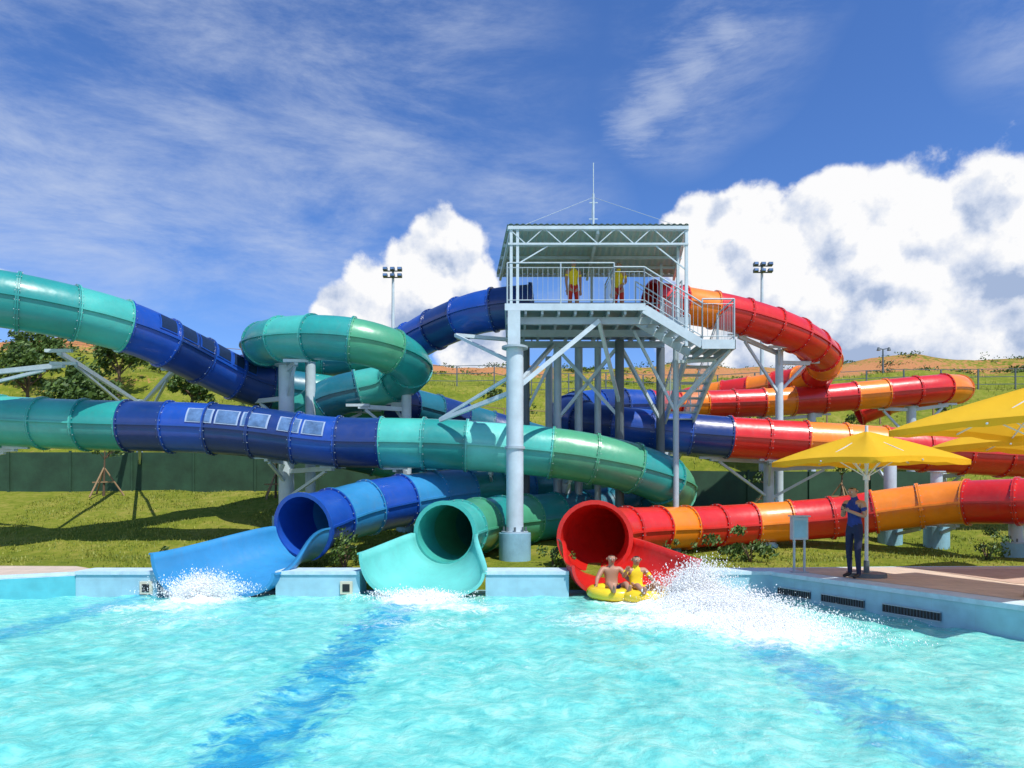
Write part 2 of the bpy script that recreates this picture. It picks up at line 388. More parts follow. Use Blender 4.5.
prism(b, rp, -1.8, .40, 'coping', 'tile')
rp2 = [(5.10, 13.42), (9.0, 5.42), (12.65, -2.03), (40.1, -2.03), (40.1, 14.65), (14, 14.55), (8.2, 14.35), (5.10, 14.08)]
prism(b, rp2, .404, .48, 'coping', 'coping')
rp3 = [(5.75, 13.2), (9.55, 5.42), (13.2, -2.0), (40, -2.0), (40, 14.5), (14, 14.4), (8.2, 14.2), (5.75, 14.0)]
b.add([(x, y, .484) for x, y in rp3], [tuple(range(len(rp3)))], 'paving')
b.add([(8.6, 11.6, .489), (22, 11.2, .489), (22, 13.9, .489), (8.3, 13.8, .489)], [(0,1,2,3)], 'brick')
b.build('pool_deck')
b = MB(); b.box((-36, -14, -1.8), (13, 1.2, .46), 'paving'); b.build('pool_deck')
dirw = Vector((.49, -1, 0)).normalized(); nrm = Vector((-1, -.49, 0)).normalized()
for s0, ln in ((.15, .75), (1.15, .85), (2.35, .95)):
    b = MB(); p = Vector((5.14, 13.4, 0)) + dirw*s0
    q0 = p + nrm*.012; q1 = p + dirw*ln + nrm*.012
    b.beam(q0+Vector((0,0,.13)), q1+Vector((0,0,.13)), .02, .12, 'black')
    n = int(ln/.05)
    for i in range(n+1):
        q = q0 + (q1-q0)*i/n + nrm*.014
        b.beam(q+Vector((0,0,.07)), q+Vector((0,0,.19)), .012, .012, 'darksteel')
    for z in (.06, .2): b.beam(q0+nrm*.012+Vector((0,0,z)), q1+nrm*.012+Vector((0,0,z)), .03, .018, 'steel')
    b.build('overflow_grate')
for x in (-3.26, 3.92, -7.2):
    b = MB(); b.box((x-.12, 13.36, .04), (x+.12, 13.398, .29), 'beige'); b.box((x-.07, 13.35, .09), (x+.07, 13.359, .24), 'black'); b.build('skimmer_cover')

# ------------------------------------------------------------------ slides
def catmull(pts, n=10):
    P = [np.array(p, float) for p in pts]; P = [2*P[0]-P[1]] + P + [2*P[-1]-P[-2]]
    out = []; idx = []
    for i in range(1, len(P)-2):
        for k in range(n):
            t = k/n; a, b_, c, d = P[i-1], P[i], P[i+1], P[i+2]
            out.append(.5*((2*b_)+(-a+c)*t+(2*a-5*b_+4*c-d)*t*t+(-a+3*b_-3*c+d)*t**3)); idx.append(i-1+t)
    out.append(P[-2]); idx.append(len(pts)-1)
    return np.array(out), np.array(idx)

def slide(name, pts, cols, r=.68, spacing=1.15, windows=(), extra=None, n=30, both=True):
    pts = [p if len(p) == 4 else (*p, r) for p in pts]
    S, idx = catmull(pts, 12)
    C = S[:, :3]; RR = S[:, 3]
    d = np.linalg.norm(np.diff(C, axis=0), axis=1); s = np.concatenate([[0], np.cumsum(d)])
    total = s[-1]; nseg = max(1, round(total/spacing)); sp = total/nseg
    def at(q):
        c = np.array([np.interp(q, s, C[:, k]) for k in range(3)]); rad = float(np.interp(q, s, RR))
        e = .12; c0 = np.array([np.interp(max(0, q-e), s, C[:, k]) for k in range(3)]); c1 = np.array([np.interp(min(total, q+e), s, C[:, k]) for k in range(3)])
        T = Vector(c1-c0).normalized(); sd = T.cross(Vector((0,0,1))).normalized(); up = sd.cross(T)
        return Vector(c), T, sd, up, rad, float(np.interp(q, s, idx))
    def ring(q, dr=0.0, off=0.0, a0=0, a1=2*math.pi, m=n, closed=True):
        c, T, sd, up, rad, _ = at(q); c = c + T*off
        k = m if closed else m+1
        return [c + (sd*math.cos(a0+(a1-a0)*i/m) + up*math.sin(a0+(a1-a0)*i/m))*(rad+dr) for i in range(k)]
    b = MB(); sub = 5; kseg = []
    for g in range(nseg):
        q0, q1 = g*sp, (g+1)*sp
        ci = at((q0+q1)/2)[5]; lst = [c for st, c in cols if st <= ci][-1]; key = lst[g % len(lst)]
        kseg.append(key)
        b.grid([ring(q0+(q1-q0)*i/sub) for i in range(sub+1)], key, closed=True)
        b.grid([ring(q1-(q1-q0)*i/sub, -.035) for i in range(sub+1)], key, closed=True)
        for a in (0, math.pi):
            da = .022/r
            R0 = [ring(q0+(q1-q0)*i/sub, 0, 0, a-da, a+da, 1, False) for i in range(sub+1)]
            R1 = [ring(q0+(q1-q0)*i/sub, .05, 0, a-da, a+da, 1, False) for i in range(sub+1)]
            b.grid([[p[0], q[0], q[1], p[1]] for p, q in zip(R0, R1)], key, smooth=False)
        b.grid([ring(q0, 0, -.038), ring(q0, .05, -.038), ring(q0, .05, -.004), ring(q0, 0, -.004)], kseg[-2] if g else key, smooth=False, closed=True)
        b.grid([ring(q0, 0, .004), ring(q0, .05, .004), ring(q0, .05, .038), ring(q0, 0, .038)], key, smooth=False, closed=True)
        c, T, sd, up, rad, _ = at(q0)
        for i in range(20):
            a = 2*math.pi*(i+.5)/20; p = c+(sd*math.cos(a)+up*math.sin(a))*(rad+.028)
            b.cyl(p-T*.055, p+T*.055, .011, 'steel', n=5)
    for q, key, o in ((0, kseg[0], 0), (total, kseg[-1], 0)):
        b.grid([ring(q, -.035), ring(q, .06), ring(q, .06, -.06 if q else .06), ring(q, 0, -.06 if q else .06)], key, smooth=False, closed=True)
    for w0, w1, a0, a1, fk, gk in windows:
        qa = float(np.interp(w0, idx, s)); qb = float(np.interp(w1, idx, s))
        m = 6
        b.grid([ring(qa+(qb-qa)*i/m, .02, 0, a0, a1, 6, False) for i in range(m+1)], fk)
        f = (qb-qa)*.07; da = (a1-a0)*.07
        b.grid([ring(qa+f+(qb-qa-2*f)*i/m, .028, 0, a0+da, a1-da, 6, False) for i in range(m+1)], gk)
    if extra: extra(b)
    ob = b.build(name)
    return ob, at, total

def flume(b, c0, R0, c1, W, hL, hR, key, zb1=.03, dir0=None, n=14, m=20):
    c0 = Vector(c0); c1 = Vector((c1[0], c1[1], 0)); rows_i = []; rows_o = []
    d = Vector((c1.x-c0.x, c1.y-c0.y, 0)).normalized()
    for i in range(n+1):
        t = i/n; e = t*t*(3-2*t)
        c = Vector((c0.x+(c1.x-c0.x)*t, c0.y+(c1.y-c0.y)*t, 0))
        lat0 = Vector((-d.y, d.x, 0)); lat0 = lat0 if lat0.x > 0 else -lat0
        lat = (lat0*(1-e) + Vector((1, 0, 0))*e).normalized()
        w = R0*(1-e)+W*e; zb = (c0.z-R0)*(1-e)+zb1*e; p = 1-.45*e
        ri = []; ro = []
        for j in range(m+1):
            a = -math.pi/2*1.0 + math.pi*j/m
            h = (R0*1.0)*(1-e) + (hL if a < 0 else hR)*e
            sx = math.copysign(abs(math.sin(a))**p, a); zz = (1-math.cos(a))
            ri.append(c+lat*w*sx+Vector((0,0,zb+h*zz)))
            ro.append(c+lat*(w+.06)*sx+Vector((0,0,zb-.06+(h+.06)*zz)))
        ext = .09
        ri2 = [ri[0]-lat*ext+Vector((0,0,.012))] + ri + [ri[-1]+lat*ext+Vector((0,0,.012))]
        ro2 = [ro[0]-lat*(ext-.06)+Vector((0,0,-.03))] + ro + [ro[-1]+lat*(ext-.06)+Vector((0,0,-.03))]
        rows_i.append(ri2); rows_o.append(ro2)
    b.grid(rows_i, key); b.grid([list(reversed(r)) for r in rows_o], key)
    b.grid([rows_i[-1], rows_o[-1]], key, smooth=False)
    b.grid([[r[0] for r in rows_i], [r[0] for r in rows_o]], key, smooth=False)
    b.grid([[r[-1] for r in rows_i], [r[-1] for r in rows_o]], key, smooth=False)

# A
ptsA = [(-18.5,18.4,4.2),(-16.1,18.5,4.12),(-13.93,18.5,3.98),(-12.3,18.5,3.90),(-10.66,18.5,3.85),(-8.49,18.5,3.79),(-6.86,18.5,3.66),(-4.95,18.5,3.42),(-3.05,18.5,3.38),(-1.69,18.5,3.34),(.08,18.5,3.22),(1.68,18.5,3.04),(3.2,18.7,2.74),(4.35,19.3,2.36),(4.75,20.4,2.02),(4.1,21.3,1.72),(2.7,21.1,1.48),(1.0,19.9,1.32),(-.4,18.3,1.24),(-1.18,16.6,1.16),(-1.5,15.2,1.12)]
wins = [(4.95+i*.44, 4.95+i*.44+.40, R(8), R(44), 'winframe', 'glass') for i in range(3)] + [(6.36+i*.33, 6.36+i*.33+.30, R(8), R(44), 'winframe', 'glass') for i in range(2)]
slide('water_slide', ptsA, [(0, ['aqua','teal']), (3, ['teal','aqua','aqua']), (4, ['navy','navy','blue']), (8, ['teal','aqua']), (9, ['aqua','mint']), (10.3, ['green','teal','green']), (13.6, ['teal','petrol']), (15, ['petrol']), (17, ['green','teal']), (19, ['aqua'])], r=.68,
      windows=wins, extra=lambda b: flume(b, (-1.5,15.2,1.12), .68, (-1.76, 13.25), 1.17, .82, .43, 'mint'))
# B
ptsB = [(-15.2,15.4,6.9),(-13.46,16,6.76),(-12.27,16.3,6.68),(-11.3,17,6.6),(-10.52,17.8,6.5),(-9.9,18.6,6.32),(-9.2,19.8,5.95),(-8.47,20.8,5.56),(-7.6,21.5,5.33),(-5.97,22.3,5.18),(-4.3,23,5.06),(-3.0,24.2,4.9),(-1.2,25.4,4.5),(1.0,25.7,3.9),(2.7,25.0,3.3),(3.2,23.9,2.8),(2.2,22.7,2.4),(.8,21.6,2.25),(-.95,20.3,2.12),(-2.52,18.7,1.9),(-3.7,17.3,1.65),(-4.35,16.35,1.43),(-4.72,15.35,1.26,.73)]
winsB = [(4.9+i*.42, 4.9+i*.42+.36, R(8), R(52), 'blue', 'darkglass') for i in range(6)]
slide('water_slide', ptsB, [(0, ['teal','aqua']), (2.5, ['aqua','teal']), (4.7, ['navy','blue']), (7.6, ['petrol','teal','green']), (10, ['navy','petrol']), (13, ['green','teal']), (17, ['azure','teal']), (19, ['blue','azure'])], r=.68,
      windows=winsB, extra=lambda b: flume(b, (-4.72,15.35,1.26), .73, (-5.84, 13.25), 1.15, .82, .43, 'azure'))
# C
ptsC = [(.6,19.9,7.5),(-.44,20.0,7.42),(-1.3,20.4,7.34),(-2.45,21.3,7.12),(-3.7,22.3,6.82),(-5.8,23,6.62),(-7.1,22.5,6.54),(-7.7,21.2,6.48),(-7.1,19.8,6.42),(-5.8,18.9,6.34),(-4.4,18.6,6.2),(-3.35,19.1,5.98),(-3.0,20.1,5.70),(-3.8,21.0,5.4),(-5.5,20.9,4.95),(-6.7,21.4,4.2),(-6.2,22.9,3.6),(-4.2,23.8,3.1),(-2.2,25.4,2.5),(-1.2,27.6,2.3)]
slide('water_slide', ptsC, [(0, ['navy','blue']), (4, ['petrol','teal']), (6, ['teal','petrol']), (7.5, ['teal','aqua']), (9, ['teal','green','teal']), (13, ['aqua','petrol'])], r=.61)
# D
ptsD = [(4.4,21.6,8.15),(5.76,22,8.06),(7.3,22.3,7.88),(9.0,22.8,7.54),(10.4,23.7,7.22),(11.6,25.2,6.92),(12.0,27.2,6.65),(11.0,28.9,6.52),(9.5,30.0,6.4),(8.0,31.0,6.2),(6.8,32.3,5.6),(6.2,34,4.6)]
slide('water_slide', ptsD, [(0, ['red','orange']), (2, ['orange','red']), (2.8, ['red']), (4.2, ['red','orange'])], r=.58)
# E/F
ptsE = [(15.6,30.6,5.6),(16.9,30.2,6.1),(18.0,29.2,6.25),(18.2,27.8,6.22),(17.0,26.9,6.15),(14.5,26.8,5.92),(11.4,27,5.68),(8.26,27,5.54),(5.96,26.5,5.44),(3.69,25.7,5.3),(2.3,24.5,5.0),(2.0,23.1,4.62),(2.85,22.0,4.24),(4.38,21.6,4.02),(6.23,21.4,3.82),(8.12,21.4,3.69),(10.54,21.2,3.52),(12.9,21,3.32),(15.8,21,3.13),(19,21.4,3.0),(23,23,2.9)]
ptsE = [(*p, .55) if i < 9 else (*p, .64) for i, p in enumerate(ptsE)]
slide('water_slide', ptsE, [(0, ['red','orange','red']), (8.4, ['navy','blue']), (11, ['blue','blue','navy']), (14.2, ['red']), (15.2, ['orange']), (16.2, ['red']), (18.2, ['red','blue'])], r=.55, spacing=1.2)
# G
ptsG = [(15.5,13.6,2.05),(14.2,14.8,1.95),(12.5,16.5,1.83),(11.6,17.6,1.78),(11.0,18,1.71),(10.0,18.5,1.54),(8.9,18.9,1.34),(7.0,19.1,1.18),(5.14,18.6,1.1),(3.6,17.6,1.1),(2.5,16.8,1.07,.6),(2.0,16.0,1.03,.7),(1.86,15.3,1.01,.8)]
slide('water_slide', ptsG, [(0, ['red','orange','orange']), (2, ['orange','red','orange']), (5, ['orange','red','red']), (8, ['orange','orange']), (9, ['red'])], r=.56, spacing=1.1,
      extra=lambda b: flume(b, (1.86,15.3,1.01), .80, (2.42, 13.25), 1.2, .58, .70, 'red'))

# ------------------------------------------------------------------ support columns
def column(x, y, z1, r=.17, foot=.34, arms=(), name='slide_support_column', footh=.55, key='whitepaint'):
    z0 = ground(x, y)-.3; b = MB()
    b.cyl((x,y,z0), (x,y,z1), r, key, n=20)
    b.cyl((x,y,z0), (x,y,z0+.3+footh), foot, 'footing', n=24)
    b.cyl((x,y,z0+.3+footh), (x,y,z0+.34+footh), foot*.85, 'steel', n=20)
    b.cyl((x,y,z1), (x,y,z1+.03), r*1.5, 'steel', n=20)
    for k in range(6):
        a = k*math.pi/3; p = (x+math.cos(a)*foot*.7, y+math.sin(a)*foot*.7)
        b.cyl((*p, z0+.34+footh), (*p, z0+.42+footh), .02, 'darksteel', n=6)
    for (ax, ay, az, drop) in arms:
        tip = Vector((ax, ay, az)); root = Vector((x, y, min(z1-.1, az-.05)))
        b.beam(root, tip, .10, .13, key)
        b.beam(Vector((x, y, root.z-drop)), root.lerp(tip, .85)-Vector((0,0,.08)), .07, .08, key)
        b.beam(tip-Vector((.35,0,-.04)), tip+Vector((.35,0,.04)), .1, .08, key)
    return b.build(name)
column(-6.62, 19.95, 5.75, r=.22, foot=.4, arms=[(-7.9,21.0,4.85,.8), (-6.0,18.9,5.66,.9), (-6.7,18.5,2.95,.6), (-4.9,18.6,2.7,.8)])
column(-6.05, 20.4, 6.0, r=.15, foot=.3, arms=[(-4.5,21.5,4.6,.8), (-6.2,22.2,4.5,.8)])
column(-16.6, 19.9, 5.6, r=.17, arms=[(-13.2,16.4,6.0,1.0), (-12.0,18.2,5.45,.5), (-13.5,18.5,3.22,.3)])
column(-14.9, 27.2, 5.7, r=.12, foot=.28, arms=[(-9.6,19.3,5.5,1.0), (-12.0,18.0,5.75,.6), (-10.4,19.0,3.4,.2)])
column(-3.2, 20.6, 5.0, r=.15, foot=.3, arms=[(-3.2,18.5,2.66,.6), (-3.7,21.0,4.75,.6), (-4.6,20.3,4.6,1.0)])
column(-.6, 21.6, 2.9, r=.14, foot=.28, arms=[(-.6,18.6,2.6,.5)])
column(1.6, 20.35, 2.6, r=.17, foot=.3, arms=[(1.6,18.6,2.4,.4), (1.9,21.8,1.65,.3)])
column(8.5, 22.5, 3.6, r=.17, arms=[(8.1,21.3,3.02,.8), (6.3,21.6,3.1,1.2), (10.2,21.5,2.85,1.0)])
column(10.1, 27.3, 5.05, r=.18, arms=[(8.4,27,4.95,1.2), (12.3,27,5.1,1.2)])
column(6.0, 26.6, 4.8, r=.16, arms=[(4.4,26.0,4.7,1.0), (7.3,26.9,4.95,1.0)])
column(10.9, 19.6, 3.2, r=.17, foot=.32, arms=[(11.0,18.1,1.14,.3), (11.2,21.0,2.85,.5)])
column(11.8, 18.9, 2.6, r=.15, foot=.32, arms=[(11.6,17.7,1.2,.3)])
column(14.0, 22.2, 3.0, r=.17, arms=[(14.0,21.1,2.6,.5)])
column(15.8, 26.9, 5.4, r=.17, arms=[(17.3,27,5.5,1.2), (14.5,26.9,5.35,1.2)])
column(12.75, 17.2, 1.25, r=.16, foot=.32, footh=.35)
column(7.2, 19.1, .62, r=.14, foot=.26, footh=.1)
column(9.2, 23.4, 6.9, r=.13, arms=[(9.0,22.9,6.9,.5), (10.4,23.8,6.55,1.0), (7.5,22.5,7.2,1.4)])
column(11.9, 27.0, 6.0, r=.16)

# ------------------------------------------------------------------ tower
tower = empty('slide_tower')
b = MB()
gz = ground(.07, 16.6)
b.cyl((.07,16.62,gz-.3), (.07,16.62,5.55), .21, 'whitepaint', n=28)
b.cyl((.07,16.62,gz-.3), (.07,16.62,1.05), .39, 'footing', n=32)
b.cyl((.07,16.62,1.05), (.07,16.62,1.09), .33, 'steel', n=28)
for k in range(8):
    a = k*math.pi/4; b.cyl((.07+.27*math.cos(a),16.62+.27*math.sin(a),1.09),(.07+.27*math.cos(a),16.62+.27*math.sin(a),1.2),.025,'darksteel',n=6)
b.cyl((.07,16.62,5.55), (.07,16.62,5.6), .32, 'steel', n=24)
b.cyl((.07,16.62,3.1), (.07,16.62,3.16), .25, 'steel', n=24)
b.box((-.10,16.5,5.6),(.20,16.9,6.46),'whitepaint')
for x, y, r in ((1.35,20.2,.12),(2.0,20.4,.12),(2.55,20.2,.10),(3.1,19.6,.13),(.4,20.3,.13),(4.5,20.6,.13),(1.2,22,.12),(4.45,18.45,.08)):
    b.cyl((x,y,ground(x,y)-.2), (x,y,6.42), r, 'steel' if r < .125 else 'darksteel', n=16)  # thicker back columns use dark steel, painting in the shade under the tower
    b.cyl((x,y,ground(x,y)-.2), (x,y,ground(x,y)+.35), r*1.8, 'footing', n=16)
W = 'whitepaint'
for p, q, w in (((.07,16.65,4.55),(2.2,17.2,6.38),.11),((.07,16.65,4.6),(1.2,19.9,6.35),.1),((-.0,16.65,4.5),(-1.9,18.0,3.95),.1),((.0,16.65,4.9),(-1.9,18.0,3.98),.07),
                ((3.1,19.6,4.2),(1.35,20.2,6.3),.09),((1.35,20.2,4.2),(3.1,19.6,6.3),.09),((.4,20.3,4.4),(1.35,20.2,6.3),.08),((4.5,20.6,4.2),(3.1,19.6,6.3),.09),
                ((.07,16.65,5.2),(-1.6,19.3,6.5),.08),((-1.6,19.3,6.5),(.3,20.0,6.5),.1),((-1.6,19.3,6.5),(-1.6,20.6,6.7),.08),
                ((2.2,17.2,6.35),(3.1,19.6,4.6),.09),((4.45,18.45,4.2),(3.3,18.4,6.4),.07)):
    b.beam(p, q, w, w, W)
b.build('columns_and_braces', tower)
b = MB(); PX0, PX1, PY0, PY1, PZ = -.12, 3.3, 17.0, 20.6, 6.72
b.box((PX0,PY0,PZ-.06),(PX1,PY1,PZ),'deckplate')
b.box((PX0-.03,PY0-.06,PZ-.14),(PX1+.03,PY0-.003,PZ+.03),W); b.box((PX0-.06,PY0-.06,PZ-.14),(PX0-.033,PY1,PZ+.03),W)
for i in range(9):
    x = PX0+.05+(PX1-PX0-.1)*i/8; b.box((x-.03,PY0+.01,PZ-.22),(x+.03,PY1,PZ-.063),'steel')
for y in (17.35, 18.7, 20.1): b.box((PX0-.02,y-.06,PZ-.40),(PX1+1.2,y+.06,PZ-.222),'steel')
b.box((PX1+.03,18.3,PZ-.06),(4.6,PY1,PZ),'deckplate')
for i in range(4): b.box((3.5+i*.33,18.32,PZ-.22),(3.56+i*.33,PY1,PZ-.063),'steel')
def rail(p0, p1, h=1.05, step=.125, key='steel'):
    p0, p1 = Vector(p0), Vector(p1); L = (p1-p0).length; up = Vector((0,0,1))
    b.cyl(p0+up*h, p1+up*h, .020, key, n=8); b.cyl(p0+up*.12, p1+up*.12, .012, key, n=8); b.cyl(p0+up*(h-.12), p1+up*(h-.12), .010, key, n=8)
    n = max(1, int(L/step))
    for i in range(n+1):
        p = p0.lerp(p1, i/n); b.cyl(p+up*.12, p+up*(h-.12), .0052, key, n=5, cap=False)
    m = max(1, round(L/1.1))
    for i in range(m+1):
        p = p0.lerp(p1, i/m); b.cyl(p-up*.1, p+up*h, .020, key, n=8)
rail((PX0,PY0-.03,PZ),(2.55,PY0-.03,PZ)); rail((PX0,PY0,PZ),(PX0,PY1,PZ)); rail((2.55,PY0-.03,PZ),(PX1,PY0-.03,PZ),.95)
rail((2.55,PY0,PZ),(2.55,18.6,PZ),1.0); rail((4.6,18.4,PZ),(4.6,PY1,PZ))
rail((0.6,PY1,PZ),(4.6,PY1,PZ))
LZ = 5.82
ns = 6
for side in (PY0-.03, 18.15):
    b.beam((PX1,side,PZ-.1),(4.75,side,LZ-.08),.05,.22,W); rail((PX1,side,PZ),(4.75,side,LZ),.95)
for i in range(ns):
    x = PX1+.05+i*(1.42/ns); z = PZ-(i+1)*(PZ-LZ)/(ns+1)
    b.box((x,PY0,z-.03),(x+.26,18.12,z),'steel')
b.box((4.75,PY0-.03,LZ-.06),(5.55,18.4,LZ),'deckplate'); b.box((4.73,PY0-.07,LZ-.2),(5.57,PY0-.033,LZ+.03),W)
b.box((5.553,PY0-.07,LZ-.2),(5.58,18.4,LZ+.03),W)
for x in (4.9,5.2,5.48): b.box((x-.03,PY0,LZ-.2),(x+.03,18.38,LZ-.063),'steel')
rail((4.75,PY0-.03,LZ),(5.55,PY0-.03,LZ)); rail((5.55,PY0,LZ),(5.55,18.4,LZ))
y1 = 26.0; z1 = ground(5.2, y1)+.02; nst = int((LZ-z1)/.17)
for x in (4.72, 5.58):
    b.beam((x,18.35,LZ-.1),(x,y1,z1),.06,.26,W); rail((x,18.4,LZ),(x,y1,z1),.95)
for i in range(nst):
    t = (i+.5)/nst; y = 18.4+(y1-18.4)*t; z = LZ+(z1-LZ)*t-.03
    b.box((4.76,y-.17,z-.035),(5.54,y+.13,z),'steel')
b.beam((4.45,18.45,4.3),(5.5,17.1,LZ-.2),.07,.07,W); b.beam((4.45,18.45,4.4),(5.5,18.3,5.6),.06,.06,W)
b.beam((4.45,18.45,5.58),(5.5,18.3,5.6),.08,.08,W)
b.build('platform_and_stairs', tower)
# roof
b = MB(); RF, RB = 17.0, 22.0
def rp_(t, s):
    x0 = -.12*(1-s)-.5*s; x1 = 4.42*(1-s)+5.35*s
    return Vector((x0+(x1-x0)*t, RF+(RB-RF)*s, 8.72+.38*s))
rows = []
n = 120
for s in (0, .5, 1):
    rows.append([rp_(i/n, s)+Vector((0,0,.012*(1 if (i//2) % 2 else -1))) for i in range(n+1)])
b.grid(rows, 'roof', smooth=False)
b.grid([[p+Vector((0,0,.035)) for p in r] for r in rows[::-1]], 'roof', smooth=False)
for s in (.02,.3,.55,.78,.98): b.beam(rp_(0,s)-Vector((0,0,.07)), rp_(1,s)-Vector((0,0,.07)), .05, .08, W)
for t in (.02,.5,.98): b.beam(rp_(t,0)-Vector((0,0,.16)), rp_(t,1)-Vector((0,0,.16)), .07, .10, W)
A0, A1 = Vector((-.1,16.97,8.64)), Vector((4.4,16.97,8.64)); B0, B1 = Vector((-.1,16.97,8.24)), Vector((4.4,16.97,8.24))
b.beam(A0,A1,.08,.08,W); b.beam(B0,B1,.05,.05,W)
for i in range(5):
    x0 = A0.lerp(A1,i/5); y0 = B0.lerp(B1,(i+.5)/5); x2 = A0.lerp(A1,(i+1)/5)
    b.beam(x0,y0,.022,.022,W); b.beam(y0,x2,.022,.022,W)
for x, y, z0, z1_ in ((-.02,17.0,6.7,8.62),(.14,17.0,6.7,8.62),(4.36,17.0,5.7,8.62),(4.5,18.45,6.4,8.7),(-.1,20.4,6.5,8.8),(4.5,20.5,6.5,8.9),(2.4,20.5,6.7,8.8)):
    b.beam((x,y,z0),(x,y,z1_),.07,.07,W)
b.beam((.14,17.0,7.75),(.9,17,8.2),.03,.03,W); b.beam((4.36,17.0,7.6),(3.6,17,8.2),.03,.03,W); b.beam((-.02,17,8.22),(-.1,20.4,8.3),.05,.05,W)
b.build('roof', tower)
b = MB()
b.cyl((2.25,18.8,8.85),(2.25,18.8,10.3),.03,W,n=8); b.cyl((2.25,18.8,10.3),(2.25,18.8,11.15),.014,W,n=6)
for z in (9.6, 10.05): b.beam((2.13,18.8,z),(2.37,18.8,z),.02,.02,W)
for x, y in ((.2,17.3),(4.3,17.3),(2.3,21.5)): b.cyl((2.25,18.8,10.2),(x,y,8.8),.006,'steel',n=5)
b.build('lightning_mast', tower)

# ------------------------------------------------------------------ light poles
def lightpole(x, y, z1, big=True):
    b = MB(); z0 = ground(x, y)-.2
    b.cyl((x,y,z0),(x,y,z1),.13 if big else .07,'whitepaint' if big else 'darksteel',r1=.06 if big else .045,n=14)
    if big:
        for dz in (0, -.32):
            b.beam((x-.42,y,z1+dz),(x+.42,y,z1+dz),.05,.05,'darksteel')
            for k in (-.36,0,.36):
                b.beam((x+k,y-.05,z1+dz+.02),(x+k,y-.26,z1+dz+.06),.22,.15,'darksteel')
                b.beam((x+k,y-.261,z1+dz+.06),(x+k,y-.28,z1+dz+.065),.18,.12,'glass')
        b.beam((x,y,z1-.4),(x,y,z1+.1),.1,.1,'darksteel')
    else:
        for s in (-1, 1):
            b.beam((x,y,z1),(x+s*.35,y-.1,z1+.05),.05,.05,'darksteel'); b.cyl((x+s*.35,y-.1,z1-.1),(x+s*.35,y-.1,z1+.12),.13,'darksteel',r1=.06,n=10)
    return b.build('flood_light_pole' if big else 'street_lamp')
lightpole(-5.95, 34, 13.1); lightpole(12.5, 34, 13.35); lightpole(25.1, 46, 11.7, False)

# ------------------------------------------------------------------ walls and fences on the hill
b = MB()
def wall_top(x): return 3.6-.75*sst(-2, 8, x)
x = -34
while x < 14.5:
    x1 = x+2.4
    z0 = min(ground(x,26.5), ground(x1,26.5))-.4
    vs = [(x,26.5,z0),(x1,26.5,z0),(x1,26.5,wall_top(x1)),(x,26.5,wall_top(x)),(x,26.62,z0),(x1,26.62,z0),(x1,26.62,wall_top(x1)),(x,26.62,wall_top(x))]
    b.add(vs, [(0,1,2,3),(5,4,7,6),(3,2,6,7)], 'greenwall')
    b.box((x-.04,26.44,z0),(x+.04,26.497,wall_top(x)+.06),'greenwall')
    x = x1
b.build('green_site_wall')
def fence(pts, h, step, key, rails=(1.0,.5)):
    b = MB()
    prev = None
    for (xa, ya), (xb, yb) in zip(pts, pts[1:]):
        L = math.hypot(xb-xa, yb-ya); n = int(L/step)
        for i in range(n+1):
            x = xa+(xb-xa)*i/n; y = ya+(yb-ya)*i/n; z = ground(x, y)
            b.beam((x,y,z-.1),(x,y,z+h),.07,.07,key)
            if prev:
                for r in rails: b.beam((prev[0],prev[1],prev[2]+h*r),(x,y,z+h*r),.035,.035,key)
            prev = (x,y,z)
    return b.build('hill_fence')
fence([(-8,42),(38,42)], 1.25, 2.2, 'darksteel', (1.0,.62,.25))
fence([(-34,48),(-8,46)], 1.2, 2.2, 'stake')
fence([(-6,35),(22,35.5)], .9, 2.6, 'stake', (.95,))

# ------------------------------------------------------------------ vegetation
def leaf_cloud(b, c, rad, n, size):
    vs = []; fs = []
    subs = [(Vector((random.gauss(0,.5),random.gauss(0,.5),random.gauss(0,.45))), random.uniform(.3,.55)) for _ in range(9)]
    for _ in range(n):
        sc, sr = random.choice(subs)
        d = Vector((random.gauss(0,1),random.gauss(0,1),random.gauss(0,1))).normalized()*sr*random.random()**.4
        p = sc+d; p = Vector((c[0]+p.x*rad[0], c[1]+p.y*rad[1], c[2]+p.z*rad[2]))
        s = size*random.uniform(.5,1.3); a = Vector((random.gauss(0,1),random.gauss(0,1),random.gauss(0,1))).normalized(); t = a.orthogonal().normalized()*s; u = a.cross(t).normalized()*s*.45
        o = len(vs); vs.extend([p-t, p+u, p+t, p-u]); fs.append((o,o+1,o+2,o+3))
    b.add(vs, fs, 'leaf')
def shrub(x, y, r, h, n=500, size=.07, name='shrub'):
    b = MB(); z = ground(x, y) if y > 14.2 else .48
    for k in range(6):
        a = random.uniform(0, 6.28); b.cyl((x,y,z-.05),(x+math.cos(a)*r*.5,y+math.sin(a)*r*.5,z+h*.7),.02,'bark',r1=.008,n=5)
    leaf_cloud(b, (x,y,z+h*.55), (r,r,h*.6), n, size)
    return b.build(name)
shrub(-3.85, 15.6, .42, .75, 650, .05); shrub(5.7, 16.2, .6, .6, 1000, .06); shrub(11.6, 16.6, .4, .6, 500, .05); shrub(-8.3, 16.4, .2, .3, 200, .05)
shrub(.95, 15.8, .25, .55, 300, .045); shrub(3.9, 15.7, .3, .5, 300, .045)
